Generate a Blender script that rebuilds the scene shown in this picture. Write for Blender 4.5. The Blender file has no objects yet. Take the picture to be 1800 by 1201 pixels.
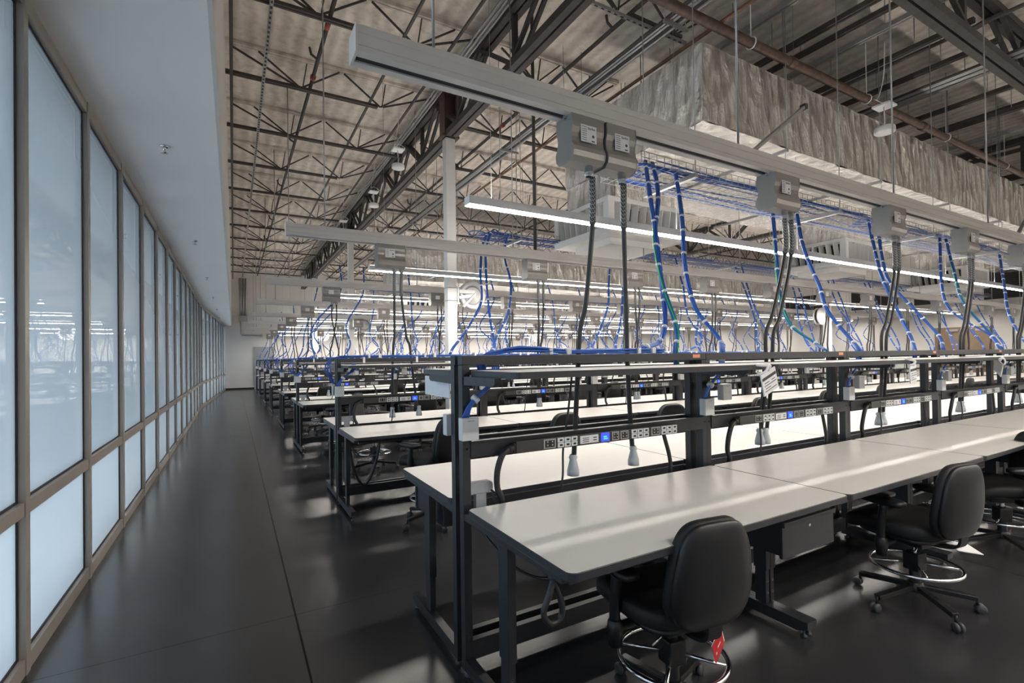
import bpy, bmesh, math, random
from mathutils import Vector, Matrix
RND = random.Random(11)
PI = math.pi
scene = bpy.context.scene
COL = scene.collection

# ------------------------------------------------------------------ materials
def new_mat(name):
    m = bpy.data.materials.new(name)
    m.use_nodes = True
    nt = m.node_tree
    return m, nt, nt.nodes['Principled BSDF']

def N(nt, t, **kw):
    n = nt.nodes.new(t)
    for k, v in kw.items():
        setattr(n, k, v)
    return n

def noise_on(nt, b, scale, amount, detail=4.0, sock='Base Color', c0=None, c1=None, coord='Object', stretch=None):
    tc = N(nt, 'ShaderNodeTexCoord')
    src = tc.outputs[coord]
    if stretch:
        mp = N(nt, 'ShaderNodeMapping')
        mp.inputs['Scale'].default_value = stretch
        nt.links.new(src, mp.inputs['Vector'])
        src = mp.outputs['Vector']
    nz = N(nt, 'ShaderNodeTexNoise')
    nz.inputs['Scale'].default_value = scale
    nz.inputs['Detail'].default_value = detail
    nt.links.new(src, nz.inputs['Vector'])
    rp = N(nt, 'ShaderNodeValToRGB')
    rp.color_ramp.elements[0].position = 0.5 - amount
    rp.color_ramp.elements[1].position = 0.5 + amount
    rp.color_ramp.elements[0].color = (*c0, 1)
    rp.color_ramp.elements[1].color = (*c1, 1)
    nt.links.new(nz.outputs['Fac'], rp.inputs['Fac'])
    nt.links.new(rp.outputs['Color'], b.inputs[sock])
    return src, nz, rp

def plain(name, col, rough=0.5, metal=0.0, vary=0.06, scale=12.0, spec=None, bump=0.0):
    m, nt, b = new_mat(name)
    b.inputs['Roughness'].default_value = rough
    b.inputs['Metallic'].default_value = metal
    if spec is not None:
        b.inputs['Specular IOR Level'].default_value = spec
    c0 = tuple(max(0, c * (1 - vary)) for c in col)
    c1 = tuple(min(1, c * (1 + vary)) for c in col)
    src, nz, rp = noise_on(nt, b, scale, 0.25, c0=c0, c1=c1)
    if bump:
        bp = N(nt, 'ShaderNodeBump')
        bp.inputs['Strength'].default_value = bump
        bp.inputs['Distance'].default_value = 0.01
        nt.links.new(nz.outputs['Fac'], bp.inputs['Height'])
        nt.links.new(bp.outputs['Normal'], b.inputs['Normal'])
    return m

def emit(name, col, strength):
    m, nt, b = new_mat(name)
    b.inputs['Base Color'].default_value = (*col, 1)
    b.inputs['Emission Color'].default_value = (*col, 1)
    b.inputs['Emission Strength'].default_value = strength
    return m

M = {}
M['black'] = plain('black_powder_coat', (0.022, 0.024, 0.029), 0.38, 0.0, 0.12, 40)
M['laminate'] = plain('white_laminate', (0.74, 0.715, 0.68), 0.34, 0, 0.02, 6)
M['edge'] = plain('black_edge_band', (0.030, 0.033, 0.040), 0.34, 0, 0.08, 30)
M['fabric'] = plain('black_upholstery', (0.0055, 0.0055, 0.0065), 0.62, 0, 0.2, 300, bump=0.05)
M['shell'] = plain('black_plastic_shell', (0.0075, 0.008, 0.0098), 0.42, 0, 0.08, 60)
M['chrome'] = plain('chrome', (0.72, 0.72, 0.73), 0.09, 1.0, 0.02, 5)
M['rubber'] = plain('grey_rubber', (0.055, 0.058, 0.065), 0.5, 0, 0.1, 40)
M['alu'] = plain('brushed_aluminium', (0.66, 0.63, 0.60), 0.40, 0.25, 0.04, 3)
M['aluslot'] = plain('dark_slot', (0.02, 0.02, 0.022), 0.6, 0, 0.05, 5)
M['tap'] = plain('grey_anodised', (0.30, 0.285, 0.27), 0.34, 0.45, 0.04, 8)
M['galv'] = plain('galvanised_steel', (0.36, 0.36, 0.36), 0.4, 0.6, 0.12, 30)
M['wire'] = plain('zinc_wire', (0.30, 0.295, 0.29), 0.45, 0.4, 0.05, 30)
M['steel'] = plain('dark_painted_steel', (0.050, 0.045, 0.042), 0.6, 0, 0.25, 9)
M['white'] = plain('white_paint', (0.72, 0.71, 0.69), 0.5, 0, 0.02, 4)
M['whiteplastic'] = plain('white_plastic', (0.70, 0.70, 0.70), 0.4, 0, 0.02, 9)
M['column'] = plain('white_column_paint', (0.74, 0.73, 0.71), 0.45, 0, 0.03, 2)
M['blue'] = plain('blue_cable_jacket', (0.028, 0.125, 0.50), 0.42, 0, 0.22, 60)
M['green'] = plain('green_cable_jacket', (0.02, 0.42, 0.16), 0.4, 0, 0.1, 60)
M['tie'] = plain('white_cable_tie', (0.78, 0.78, 0.77), 0.5, 0, 0.02, 9)
M['cord'] = plain('black_cord_jacket', (0.022, 0.022, 0.024), 0.42, 0, 0.15, 60)
M['pdu'] = plain('grey_black_case', (0.060, 0.058, 0.056), 0.35, 0.3, 0.05, 20)
M['outlet'] = plain('black_outlet', (0.016, 0.016, 0.016), 0.4, 0, 0.05, 20)
M['outframe'] = plain('grey_outlet_frame', (0.42, 0.42, 0.41), 0.4, 0.3, 0.05, 20)
M['paper'] = plain('white_paper', (0.76, 0.75, 0.76), 0.7, 0, 0.02, 20)
M['ink'] = plain('black_ink', (0.05, 0.05, 0.05), 0.7, 0, 0.05, 20)
M['red'] = plain('red_card', (0.55, 0.018, 0.022), 0.45, 0, 0.05, 20)
M['orange'] = plain('orange_label', (0.80, 0.30, 0.17), 0.5, 0, 0.05, 20)
M['plug'] = plain('pale_grey_plug', (0.50, 0.54, 0.57), 0.35, 0, 0.08, 30)
M['clamp'] = plain('light_grey_cast', (0.40, 0.41, 0.43), 0.5, 0, 0.05, 30)
M['pipe'] = plain('rust_brown_pipe', (0.090, 0.054, 0.038), 0.5, 0.1, 0.4, 14)
M['copper'] = plain('thin_copper_brown_pipe', (0.17, 0.09, 0.06), 0.5, 0.2, 0.25, 10)
M['bronze'] = plain('bronze_grey_frame', (0.36, 0.325, 0.29), 0.42, 0.1, 0.05, 6)
M['gasket'] = plain('black_gasket', (0.012, 0.014, 0.02), 0.5, 0, 0.05, 6)
M['doorgrey'] = plain('grey_door_paint', (0.25, 0.27, 0.29), 0.5, 0, 0.03, 3)
M['doorwood'] = plain('brown_door_veneer', (0.20, 0.135, 0.085), 0.45, 0, 0.08, 3)
M['panel_dark'] = plain('dark_louvre_panel', (0.022, 0.022, 0.022), 0.7, 0, 0.1, 9)
M['drywall'] = plain('white_drywall', (0.60, 0.585, 0.56), 0.8, 0, 0.02, 1.5)
M['soffit'] = plain('white_soffit', (0.84, 0.83, 0.82), 0.75, 0, 0.02, 0.8)
M['screen'] = emit('blue_screen', (0.03, 0.055, 0.60), 0.42)
M['digit'] = emit('green_digits', (0.06, 0.60, 0.20), 0.30)
M['lens'] = emit('light_lens', (1.0, 0.935, 0.85), 22.5)
M['uplens'] = emit('added_upward_glow', (1.0, 0.935, 0.85), 6.5)  # glow added on the fixture tops to brighten the ceiling
M['brace'] = plain('brown_bracket', (0.085, 0.050, 0.040), 0.6, 0, 0.2, 10)
M['redpaint'] = plain('red_fitting', (0.30, 0.035, 0.03), 0.5, 0, 0.1, 20)

# woven wire grip over the cords: light strands on black
m, nt, b = new_mat('woven_grip')
b.inputs['Roughness'].default_value = 0.4
tc = N(nt, 'ShaderNodeTexCoord'); w1 = N(nt, 'ShaderNodeTexWave'); w2 = N(nt, 'ShaderNodeTexWave')
for w, r in ((w1, 0.7), (w2, -0.7)):
    mp = N(nt, 'ShaderNodeMapping'); mp.inputs['Rotation'].default_value = (0, r, r)
    nt.links.new(tc.outputs['Object'], mp.inputs['Vector']); nt.links.new(mp.outputs['Vector'], w.inputs['Vector'])
    w.inputs['Scale'].default_value = 26
mx = N(nt, 'ShaderNodeMath', operation='MAXIMUM')
nt.links.new(w1.outputs['Fac'], mx.inputs[0]); nt.links.new(w2.outputs['Fac'], mx.inputs[1])
rp = N(nt, 'ShaderNodeValToRGB'); rp.color_ramp.elements[0].position = 0.86; rp.color_ramp.elements[1].position = 0.97
rp.color_ramp.elements[0].color = (0.03, 0.03, 0.032, 1); rp.color_ramp.elements[1].color = (0.30, 0.30, 0.30, 1)
nt.links.new(mx.outputs[0], rp.inputs['Fac']); nt.links.new(rp.outputs['Color'], b.inputs['Base Color'])
M['grip'] = m

# polished dark concrete with saw cuts, scuffs and cloudy wear
m, nt, b = new_mat('dark_polished_concrete')
tc = N(nt, 'ShaderNodeTexCoord')
nz = N(nt, 'ShaderNodeTexNoise'); nz.inputs['Scale'].default_value = 1.3; nz.inputs['Detail'].default_value = 7; nz.inputs['Roughness'].default_value = 0.6
nt.links.new(tc.outputs['Object'], nz.inputs['Vector'])
rp = N(nt, 'ShaderNodeValToRGB'); rp.color_ramp.elements[0].position = 0.3; rp.color_ramp.elements[1].position = 0.75
rp.color_ramp.elements[0].color = (0.027, 0.027, 0.030, 1); rp.color_ramp.elements[1].color = (0.038, 0.0375, 0.040, 1)
nt.links.new(nz.outputs['Fac'], rp.inputs['Fac'])
n2 = N(nt, 'ShaderNodeTexNoise'); n2.inputs['Scale'].default_value = 5; n2.inputs['Detail'].default_value = 9; n2.inputs['Distortion'].default_value = 0.4
nt.links.new(tc.outputs['Object'], n2.inputs['Vector'])
r2 = N(nt, 'ShaderNodeValToRGB'); r2.color_ramp.elements[0].position = 0.66; r2.color_ramp.elements[1].position = 0.82
r2.color_ramp.elements[0].color = (0, 0, 0, 1); r2.color_ramp.elements[1].color = (0.10, 0.10, 0.10, 1)
nt.links.new(n2.outputs['Fac'], r2.inputs['Fac'])
mxs = N(nt, 'ShaderNodeMix', data_type='RGBA'); mxs.inputs[7].default_value = (0.075, 0.072, 0.070, 1)
nt.links.new(r2.outputs['Color'], mxs.inputs[0]); nt.links.new(rp.outputs['Color'], mxs.inputs[6])
sx = N(nt, 'ShaderNodeSeparateXYZ'); nt.links.new(tc.outputs['Object'], sx.inputs[0])
def saw(axis, off, pitch, half):
    a = N(nt, 'ShaderNodeMath', operation='SUBTRACT'); a.inputs[1].default_value = off - pitch / 2
    nt.links.new(sx.outputs[axis], a.inputs[0])
    mo = N(nt, 'ShaderNodeMath', operation='FLOORED_MODULO'); mo.inputs[1].default_value = pitch
    nt.links.new(a.outputs[0], mo.inputs[0])
    d = N(nt, 'ShaderNodeMath', operation='SUBTRACT'); d.inputs[1].default_value = pitch / 2
    nt.links.new(mo.outputs[0], d.inputs[0])
    ab = N(nt, 'ShaderNodeMath', operation='ABSOLUTE'); nt.links.new(d.outputs[0], ab.inputs[0])
    lt = N(nt, 'ShaderNodeMath', operation='LESS_THAN'); lt.inputs[1].default_value = half
    nt.links.new(ab.outputs[0], lt.inputs[0])
    return lt
ja = saw('X', 0.325, 4.5, 0.0055); jb = saw('Y', 3.41, 4.5, 0.0022)
jm = N(nt, 'ShaderNodeMath', operation='MAXIMUM'); nt.links.new(ja.outputs[0], jm.inputs[0]); nt.links.new(jb.outputs[0], jm.inputs[1])
mj = N(nt, 'ShaderNodeMix', data_type='RGBA'); mj.inputs[7].default_value = (0.003, 0.003, 0.003, 1)
nt.links.new(jm.outputs[0], mj.inputs[0]); nt.links.new(mxs.outputs[2], mj.inputs[6])
nt.links.new(mj.outputs[2], b.inputs['Base Color'])
rr = N(nt, 'ShaderNodeMapRange'); rr.inputs[3].default_value = 0.20; rr.inputs[4].default_value = 0.27
nt.links.new(nz.outputs['Fac'], rr.inputs[0]); nt.links.new(rr.outputs[0], b.inputs['Roughness'])
bp = N(nt, 'ShaderNodeBump'); bp.inputs['Strength'].default_value = 0.05; bp.inputs['Distance'].default_value = 0.02
nb = N(nt, 'ShaderNodeTexNoise'); nb.inputs['Scale'].default_value = 3.5; nb.inputs['Detail'].default_value = 3
nt.links.new(tc.outputs['Object'], nb.inputs['Vector']); nt.links.new(nb.outputs['Fac'], bp.inputs['Height']); nt.links.new(bp.outputs['Normal'], b.inputs['Normal'])
sj = N(nt, 'ShaderNodeMapRange'); sj.inputs[3].default_value = 0.75; sj.inputs[4].default_value = 0.1
nt.links.new(jm.outputs[0], sj.inputs[0]); nt.links.new(sj.outputs[0], b.inputs['Specular IOR Level'])
M['floor'] = m

# sprayed roof deck: warm grey, mottled, with soft ribs along Y and sheet joints along X
m, nt, b = new_mat('sprayed_roof_deck')
b.inputs['Roughness'].default_value = 0.9
tc = N(nt, 'ShaderNodeTexCoord')
nz = N(nt, 'ShaderNodeTexNoise'); nz.inputs['Scale'].default_value = 1.1; nz.inputs['Detail'].default_value = 9; nz.inputs['Roughness'].default_value = 0.68
nt.links.new(tc.outputs['Object'], nz.inputs['Vector'])
rp = N(nt, 'ShaderNodeValToRGB'); rp.color_ramp.elements[0].position = 0.30; rp.color_ramp.elements[1].position = 0.62
rp.color_ramp.elements[0].color = (0.53, 0.475, 0.42, 1); rp.color_ramp.elements[1].color = (0.74, 0.67, 0.60, 1)
nt.links.new(nz.outputs['Fac'], rp.inputs['Fac'])
wv = N(nt, 'ShaderNodeTexWave', bands_direction='X'); wv.inputs['Scale'].default_value = 1.35; wv.inputs['Distortion'].default_value = 2.2; wv.inputs['Detail'].default_value = 3; wv.inputs['Detail Scale'].default_value = 2.2
nt.links.new(tc.outputs['Object'], wv.inputs['Vector'])
wr = N(nt, 'ShaderNodeMapRange'); wr.inputs[3].default_value = 0.86; wr.inputs[4].default_value = 1.05
nt.links.new(wv.outputs['Fac'], wr.inputs[0])
ml = N(nt, 'ShaderNodeMix', data_type='RGBA', blend_type='MULTIPLY'); ml.inputs[0].default_value = 1
nt.links.new(rp.outputs['Color'], ml.inputs[6]); nt.links.new(wr.outputs[0], ml.inputs[7])
n3 = N(nt, 'ShaderNodeTexNoise'); n3.inputs['Scale'].default_value = 9; n3.inputs['Detail'].default_value = 5
nt.links.new(tc.outputs['Object'], n3.inputs['Vector'])
r3 = N(nt, 'ShaderNodeMapRange'); r3.inputs[1].default_value = 0.3; r3.inputs[2].default_value = 0.5; r3.inputs[3].default_value = 0.80; r3.inputs[4].default_value = 1.0
nt.links.new(n3.outputs['Fac'], r3.inputs[0])
m2 = N(nt, 'ShaderNodeMix', data_type='RGBA', blend_type='MULTIPLY'); m2.inputs[0].default_value = 1
nt.links.new(ml.outputs[2], m2.inputs[6]); nt.links.new(r3.outputs[0], m2.inputs[7])
nt.links.new(m2.outputs[2], b.inputs['Base Color'])
bp = N(nt, 'ShaderNodeBump'); bp.inputs['Strength'].default_value = 0.5; bp.inputs['Distance'].default_value = 0.04
ad = N(nt, 'ShaderNodeMath', operation='ADD'); nt.links.new(wv.outputs['Fac'], ad.inputs[0]); nt.links.new(nz.outputs['Fac'], ad.inputs[1])
nt.links.new(ad.outputs[0], bp.inputs['Height']); nt.links.new(bp.outputs['Normal'], b.inputs['Normal'])
M['deck'] = m

# crinkled foil duct wrap
m, nt, b = new_mat('crinkled_foil')
b.inputs['Metallic'].default_value = 0.9; b.inputs['Roughness'].default_value = 0.27
tc = N(nt, 'ShaderNodeTexCoord')
mp = N(nt, 'ShaderNodeMapping'); mp.inputs['Scale'].default_value = (2.6, 2.6, 0.9)
nt.links.new(tc.outputs['Object'], mp.inputs['Vector'])
nz = N(nt, 'ShaderNodeTexNoise'); nz.inputs['Scale'].default_value = 3.2; nz.inputs['Detail'].default_value = 9; nz.inputs['Roughness'].default_value = 0.62; nz.inputs['Distortion'].default_value = 0.9
nt.links.new(mp.outputs['Vector'], nz.inputs['Vector'])
vo = N(nt, 'ShaderNodeTexVoronoi'); vo.inputs['Scale'].default_value = 2.1; vo.inputs['Randomness'].default_value = 1.0
nt.links.new(mp.outputs['Vector'], vo.inputs['Vector'])
ad = N(nt, 'ShaderNodeMath', operation='MULTIPLY_ADD'); ad.inputs[1].default_value = 0.75; nt.links.new(nz.outputs['Fac'], ad.inputs[0]); nt.links.new(vo.outputs['Distance'], ad.inputs[2])
bp = N(nt, 'ShaderNodeBump'); bp.inputs['Strength'].default_value = 0.9; bp.inputs['Distance'].default_value = 0.13
nt.links.new(ad.outputs[0], bp.inputs['Height']); nt.links.new(bp.outputs['Normal'], b.inputs['Normal'])
b.inputs['Base Color'].default_value = (0.80, 0.77, 0.73, 1)
M['foil'] = m

# glass: fritted upper panes (frit dots get denser downwards) and frosted lower panes
def glass(name, z0, z1, f0, f1, tint, gloss, ior=1.5):
    m = bpy.data.materials.new(name); m.use_nodes = True
    nt = m.node_tree; nt.nodes.clear()
    out = N(nt, 'ShaderNodeOutputMaterial')
    tr = N(nt, 'ShaderNodeBsdfTransparent'); tr.inputs[0].default_value = (*tint, 1)
    tl = N(nt, 'ShaderNodeBsdfTranslucent'); tl.inputs[0].default_value = (0.80, 0.84, 0.86, 1)
    df = N(nt, 'ShaderNodeBsdfDiffuse'); df.inputs[0].default_value = (0.50, 0.54, 0.57, 1)
    fr = N(nt, 'ShaderNodeMixShader'); fr.inputs[0].default_value = 0.18
    nt.links.new(tl.outputs[0], fr.inputs[1]); nt.links.new(df.outputs[0], fr.inputs[2])
    tc = N(nt, 'ShaderNodeTexCoord'); sp = N(nt, 'ShaderNodeSeparateXYZ'); nt.links.new(tc.outputs['Object'], sp.inputs[0])
    mr = N(nt, 'ShaderNodeMapRange'); mr.inputs[1].default_value = z0; mr.inputs[2].default_value = z1
    mr.inputs[3].default_value = f0; mr.inputs[4].default_value = f1
    nt.links.new(sp.outputs['Z'], mr.inputs[0])
    ma = N(nt, 'ShaderNodeMixShader'); nt.links.new(mr.outputs[0], ma.inputs[0])
    nt.links.new(tr.outputs[0], ma.inputs[1]); nt.links.new(fr.outputs[0], ma.inputs[2])
    gl = N(nt, 'ShaderNodeBsdfGlossy'); gl.inputs['Roughness'].default_value = gloss
    lw = N(nt, 'ShaderNodeFresnel'); lw.inputs['IOR'].default_value = ior
    mg = N(nt, 'ShaderNodeMixShader'); nt.links.new(lw.outputs[0], mg.inputs[0])
    nt.links.new(ma.outputs[0], mg.inputs[1]); nt.links.new(gl.outputs[0], mg.inputs[2])
    nt.links.new(mg.outputs[0], out.inputs[0])
    return m
M['glass'] = glass('fritted_glass', 0.9, 3.5, 0.88, 0.35, (0.90, 0.95, 0.97), 0.0, 1.9)
M['frost'] = glass('frosted_glass', 0.0, 1.0, 1.0, 1.0, (0.8, 0.88, 0.92), 0.25)
M['clear'] = glass('clear_outer_glass', 0.0, 1.0, 0.0, 0.0, (0.93, 0.96, 0.97), 0.0)

# ------------------------------------------------------------------ mesh collector
class MB:
    def __init__(s):
        s.v = []; s.f = []; s.m = []; s.s = []
    def add(s, vs, fs, mi=0, smooth=False):
        o = len(s.v); s.v += [tuple(p) for p in vs]
        for f in fs:
            s.f.append([i + o for i in f]); s.m.append(mi); s.s.append(smooth)
        return s
    def box(s, x0, x1, y0, y1, z0, z1, mi=0, top=None):
        vs = [(x0, y0, z0), (x1, y0, z0), (x1, y1, z0), (x0, y1, z0), (x0, y0, z1), (x1, y0, z1), (x1, y1, z1), (x0, y1, z1)]
        s.add(vs, [(3, 2, 1, 0), (0, 1, 5, 4), (1, 2, 6, 5), (2, 3, 7, 6), (3, 0, 4, 7)], mi)
        s.add(vs, [(4, 5, 6, 7)], mi if top is None else top)
        return s
    def pane(s, x0, x1, y0, y1, z0, z1):
        # inner face carries the film or frit, the other faces are clear
        k = len(s.f); s.box(x0, x1, y0, y1, z0, z1, 1); s.m[k + 2] = 0
        return s
    def bar(s, p, q, w, h, mi=0, up=(0, 0, 1)):
        p = Vector(p); q = Vector(q); d = (q - p).normalized(); u = Vector(up)
        if abs(d.dot(u)) > 0.98: u = Vector((0, 1, 0))
        a = d.cross(u).normalized(); c = a.cross(d).normalized()
        vs = []
        for e in (p, q):
            for i, j in ((-1, -1), (1, -1), (1, 1), (-1, 1)):
                vs.append(e + a * (i * w / 2) + c * (j * h / 2))
        return s.add(vs, [(0, 1, 2, 3)[::-1], (4, 5, 6, 7), (0, 1, 5, 4), (1, 2, 6, 5), (2, 3, 7, 6), (3, 0, 4, 7)], mi)
    def tube(s, pts, r, n=8, mi=0, closed=False, rs=None, caps=True):
        P = [Vector(p) for p in pts]; k = len(P)
        T = []
        for i in range(k):
            if closed: d = P[(i + 1) % k] - P[i - 1]
            else: d = P[min(i + 1, k - 1)] - P[max(i - 1, 0)]
            T.append(d.normalized() if d.length > 1e-9 else Vector((0, 0, 1)))
        u = Vector((0, 0, 1)) if abs(T[0].z) < 0.9 else Vector((1, 0, 0))
        u = (u - T[0] * u.dot(T[0])).normalized()
        vs = []
        for i in range(k):
            u = (u - T[i] * u.dot(T[i])).normalized(); w = T[i].cross(u)
            rr = rs[i] if rs else r
            for j in range(n):
                a = 2 * PI * j / n
                vs.append(P[i] + u * (rr * math.cos(a)) + w * (rr * math.sin(a)))
        fs = []
        for i in range(k if closed else k - 1):
            b2 = ((i + 1) % k) * n
            for j in range(n):
                fs.append((i * n + j, i * n + (j + 1) % n, b2 + (j + 1) % n, b2 + j))
        s.add(vs, fs, mi, True)
        if caps and not closed:
            s.add(vs[:n][::-1], [tuple(range(n))], mi); s.add(vs[-n:], [tuple(range(n))], mi)
        return s
    def prism(s, poly, axis, a0, a1, mi=0, cap=None, smooth=False):
        def P(u, v, a): return {'x': (a, u, v), 'y': (u, a, v), 'z': (u, v, a)}[axis]
        n = len(poly)
        vs = [P(u, v, a0) for u, v in poly] + [P(u, v, a1) for u, v in poly]
        s.add(vs, [(i, (i + 1) % n, n + (i + 1) % n, n + i) for i in range(n)], mi, smooth)
        c = mi if cap is None else cap
        s.add(vs, [tuple(range(n))[::-1]], mi); s.add(vs, [tuple(range(n, 2 * n))], c)
        return s
    def lathe(s, prof, c=(0, 0, 0), n=20, mi=0, axis='z', smooth=True):
        vs = []
        for r, h in prof:
            for j in range(n):
                a = 2 * PI * j / n; x, y = r * math.cos(a), r * math.sin(a)
                q = {'z': (x, y, h), 'x': (h, x, y), 'y': (x, h, y)}[axis]
                vs.append((c[0] + q[0], c[1] + q[1], c[2] + q[2]))
        fs = []
        for i in range(len(prof) - 1):
            for j in range(n):
                fs.append((i * n + j, i * n + (j + 1) % n, (i + 1) * n + (j + 1) % n, (i + 1) * n + j))
        return s.add(vs, fs, mi, smooth)
    def grid(s, fn, nu, nv, mi=0, wrap_u=False):
        vs = [fn(i / (nu if wrap_u else nu - 1), j / (nv - 1)) for j in range(nv) for i in range(nu)]
        fs = []
        for j in range(nv - 1):
            for i in range(nu if wrap_u else nu - 1):
                i2 = (i + 1) % nu
                fs.append((j * nu + i, j * nu + i2, (j + 1) * nu + i2, (j + 1) * nu + i))
        return s.add(vs, fs, mi, True)
    def pad(s, cx, cy, cz, sx, sy, sz, ex=0.35, ez=0.6, mi=0, nu=28, nv=12, warp=None):
        def sp(c, e): return math.copysign(abs(c) ** e, c)
        def fn(u, v):
            a = 2 * PI * u; p = -PI / 2 + PI * v
            x = sx * sp(math.cos(p), ez) * sp(math.cos(a), ex)
            y = sy * sp(math.cos(p), ez) * sp(math.sin(a), ex)
            z = sz * sp(math.sin(p), ez)
            q = Vector((x, y, z))
            if warp: q = warp(q)
            return (cx + q.x, cy + q.y, cz + q.z)
        return s.grid(fn, nu, nv, mi, True)
    def mesh(s, name, mats, bevel=0.0, recalc=True):
        me = bpy.data.meshes.new(name)
        me.from_pydata(s.v, [], s.f)
        for i, p in enumerate(me.polygons):
            p.material_index = s.m[i]; p.use_smooth = s.s[i]
        for mm in mats: me.materials.append(M[mm])
        if recalc or bevel:
            bm = bmesh.new(); bm.from_mesh(me)
            bmesh.ops.remove_doubles(bm, verts=bm.verts, dist=1e-5)
            bmesh.ops.recalc_face_normals(bm, faces=bm.faces)
            if bevel:
                ed = [e for e in bm.edges if len(e.link_faces) == 2 and e.calc_face_angle(0) > 0.6]
                bmesh.ops.bevel(bm, geom=ed, offset=bevel, segments=2, affect='EDGES', profile=0.5)
            bm.to_mesh(me); bm.free()
        return me

def link(name, me, parent=None, loc=None):
    o = bpy.data.objects.new(name, me)
    COL.objects.link(o)
    if parent is not None: o.parent = parent
    if loc is not None: o.location = loc
    return o
def part(name, mb, mats, parent, bevel=0.0):
    if isinstance(mats, str): mats = [mats]
    return link(name, mb.mesh(name, mats, bevel), parent)
def tag(o, label, cat, group=None, kind=None):
    o['label'] = label; o['category'] = cat
    if group: o['group'] = group
    if kind: o['kind'] = kind
    return o
def solid(name, mb, mats, label, cat, group=None, bevel=0.0, loc=None):
    if isinstance(mats, str): mats = [mats]
    return tag(link(name, mb.mesh(name, mats, bevel), None, loc), label, cat, group)
def thing(name, label, cat, loc=(0, 0, 0), rz=0.0, group=None):
    o = bpy.data.objects.new(name, None); COL.objects.link(o)
    o.empty_display_size = 0.1
    o.location = loc; o.rotation_euler = (0, 0, rz)
    return tag(o, label, cat, group)
def struct(name, mb, mats, parent=None, bevel=0.0, label=None, cat=None):
    if isinstance(mats, str): mats = [mats]
    o = link(name, mb.mesh(name, mats, bevel), parent)
    if parent is None:
        o['kind'] = 'structure'
        if label: o['label'] = label
        if cat: o['category'] = cat
    return o
KIDS = {}
def kids(o):
    return [c for c in COL.objects if c.parent == o] if o.name not in KIDS else KIDS[o.name]
def freeze(o):
    KIDS[o.name] = [c for c in COL.objects if c.parent == o]
    for c in KIDS[o.name]: KIDS[c.name] = [d for d in COL.objects if d.parent == c]
def dup(o, label=None, loc=None, rz=None, group=None):
    r = o.copy(); COL.objects.link(r)
    if loc is not None: r.location = loc
    if rz is not None: r.rotation_euler = (0, 0, rz)
    if label: r['label'] = label
    if group: r['group'] = group
    for ch in kids(o):
        c = ch.copy(); COL.objects.link(c); c.parent = r
        for g in kids(ch):
            d = g.copy(); COL.objects.link(d); d.parent = c
    return r
ORD = ['first', 'second', 'third', 'fourth', 'fifth', 'sixth', 'seventh', 'eighth', 'ninth', 'tenth', 'eleventh', 'twelfth', 'thirteenth', 'fourteenth', 'fifteenth', 'sixteenth', 'seventeenth', 'eighteenth', 'nineteenth', 'twentieth', 'twenty-first', 'twenty-second', 'twenty-third', 'twenty-fourth', 'twenty-fifth']
def spline(pts, n=8):
    """Catmull-Rom through pts."""
    P = [Vector(p) for p in pts]
    P = [P[0] * 2 - P[1]] + P + [P[-1] * 2 - P[-2]]
    out = []
    for i in range(1, len(P) - 2):
        for k in range(n):
            t = k / n
            a, b_, c, d = P[i - 1], P[i], P[i + 1], P[i + 2]
            out.append(0.5 * ((2 * b_) + (c - a) * t + (2 * a - 5 * b_ + 4 * c - d) * t * t + (3 * b_ - a - 3 * c + d) * t ** 3))
    out.append(P[-2])
    return out
def rounded(x0, x1, y0, y1, radii, n=6):
    """rounded rectangle polygon (ccw); radii for corners (x0y0, x1y0, x1y1, x0y1)"""
    out = []
    cs = [(x0, y0, 1, 1, PI), (x1, y0, -1, 1, 1.5 * PI), (x1, y1, -1, -1, 0), (x0, y1, 1, -1, 0.5 * PI)]
    for (cx, cy, sx, sy, a0), r in zip(cs, radii):
        if r <= 0: out.append((cx, cy)); continue
        for k in range(n + 1):
            a = a0 + (PI / 2) * k / n
            out.append((cx + sx * r + r * math.cos(a), cy + sy * r + r * math.sin(a)))
    return out
# ------------------------------------------------------------------ the setting
SP = [2.36, 5.81, 9.85, 13.3, 17.3, 20.8, 24.8, 28.25]      # spine of each double row of benches
NM = [6, 12, 12, 12, 12, 12, 12, 12]                        # modules per row
X0 = 0.99; L = 1.805
FARY = 31.5; RX = 24.5; BACKY = -6.0; DECK = 6.72; SOF = 3.55
ROWN = ['first', 'second', 'third', 'fourth', 'fifth', 'sixth', 'seventh', 'eighth']

struct('floor', MB().box(-1.4, RX + 0.2, BACKY - 0.2, FARY + 0.2, -0.12, 0), 'floor', label='dark polished concrete floor with saw-cut joints', cat='floor')
struct('ceiling', MB().box(-0.11, RX + 0.2, BACKY - 0.2, FARY + 0.2, DECK, DECK + 0.12), 'deck', label='sprayed ribbed roof deck above the open steelwork', cat='ceiling')
struct('ceiling_soffit', MB().box(-1.4, -0.11, BACKY - 0.2, FARY, SOF, SOF + 0.08), 'soffit', label='smooth white lowered ceiling along the glass wall', cat='ceiling')
struct('wall_bulkhead', MB().box(-0.11, -0.085, BACKY, FARY, SOF, DECK), 'drywall', label='upright face above the lowered ceiling', cat='wall')
struct('wall_far', MB().box(-1.4, RX + 0.2, FARY, FARY + 0.2, 0, DECK), 'drywall', label='pale wall at the far end of the aisle', cat='wall')
struct('wall_right', MB().box(RX, RX + 0.2, BACKY - 0.2, FARY, 0, DECK), 'drywall', label='pale wall beyond the bench rows', cat='wall')
struct('wall_rear', MB().box(-1.4, RX, BACKY - 0.2, BACKY, 0, DECK), 'drywall', label='pale wall behind the viewpoint', cat='wall')
struct('baseboard_far', MB().box(-0.45, RX, FARY - 0.015, FARY, 0, 0.10), 'panel_dark', label='dark baseboard at the far wall', cat='baseboard')
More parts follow.
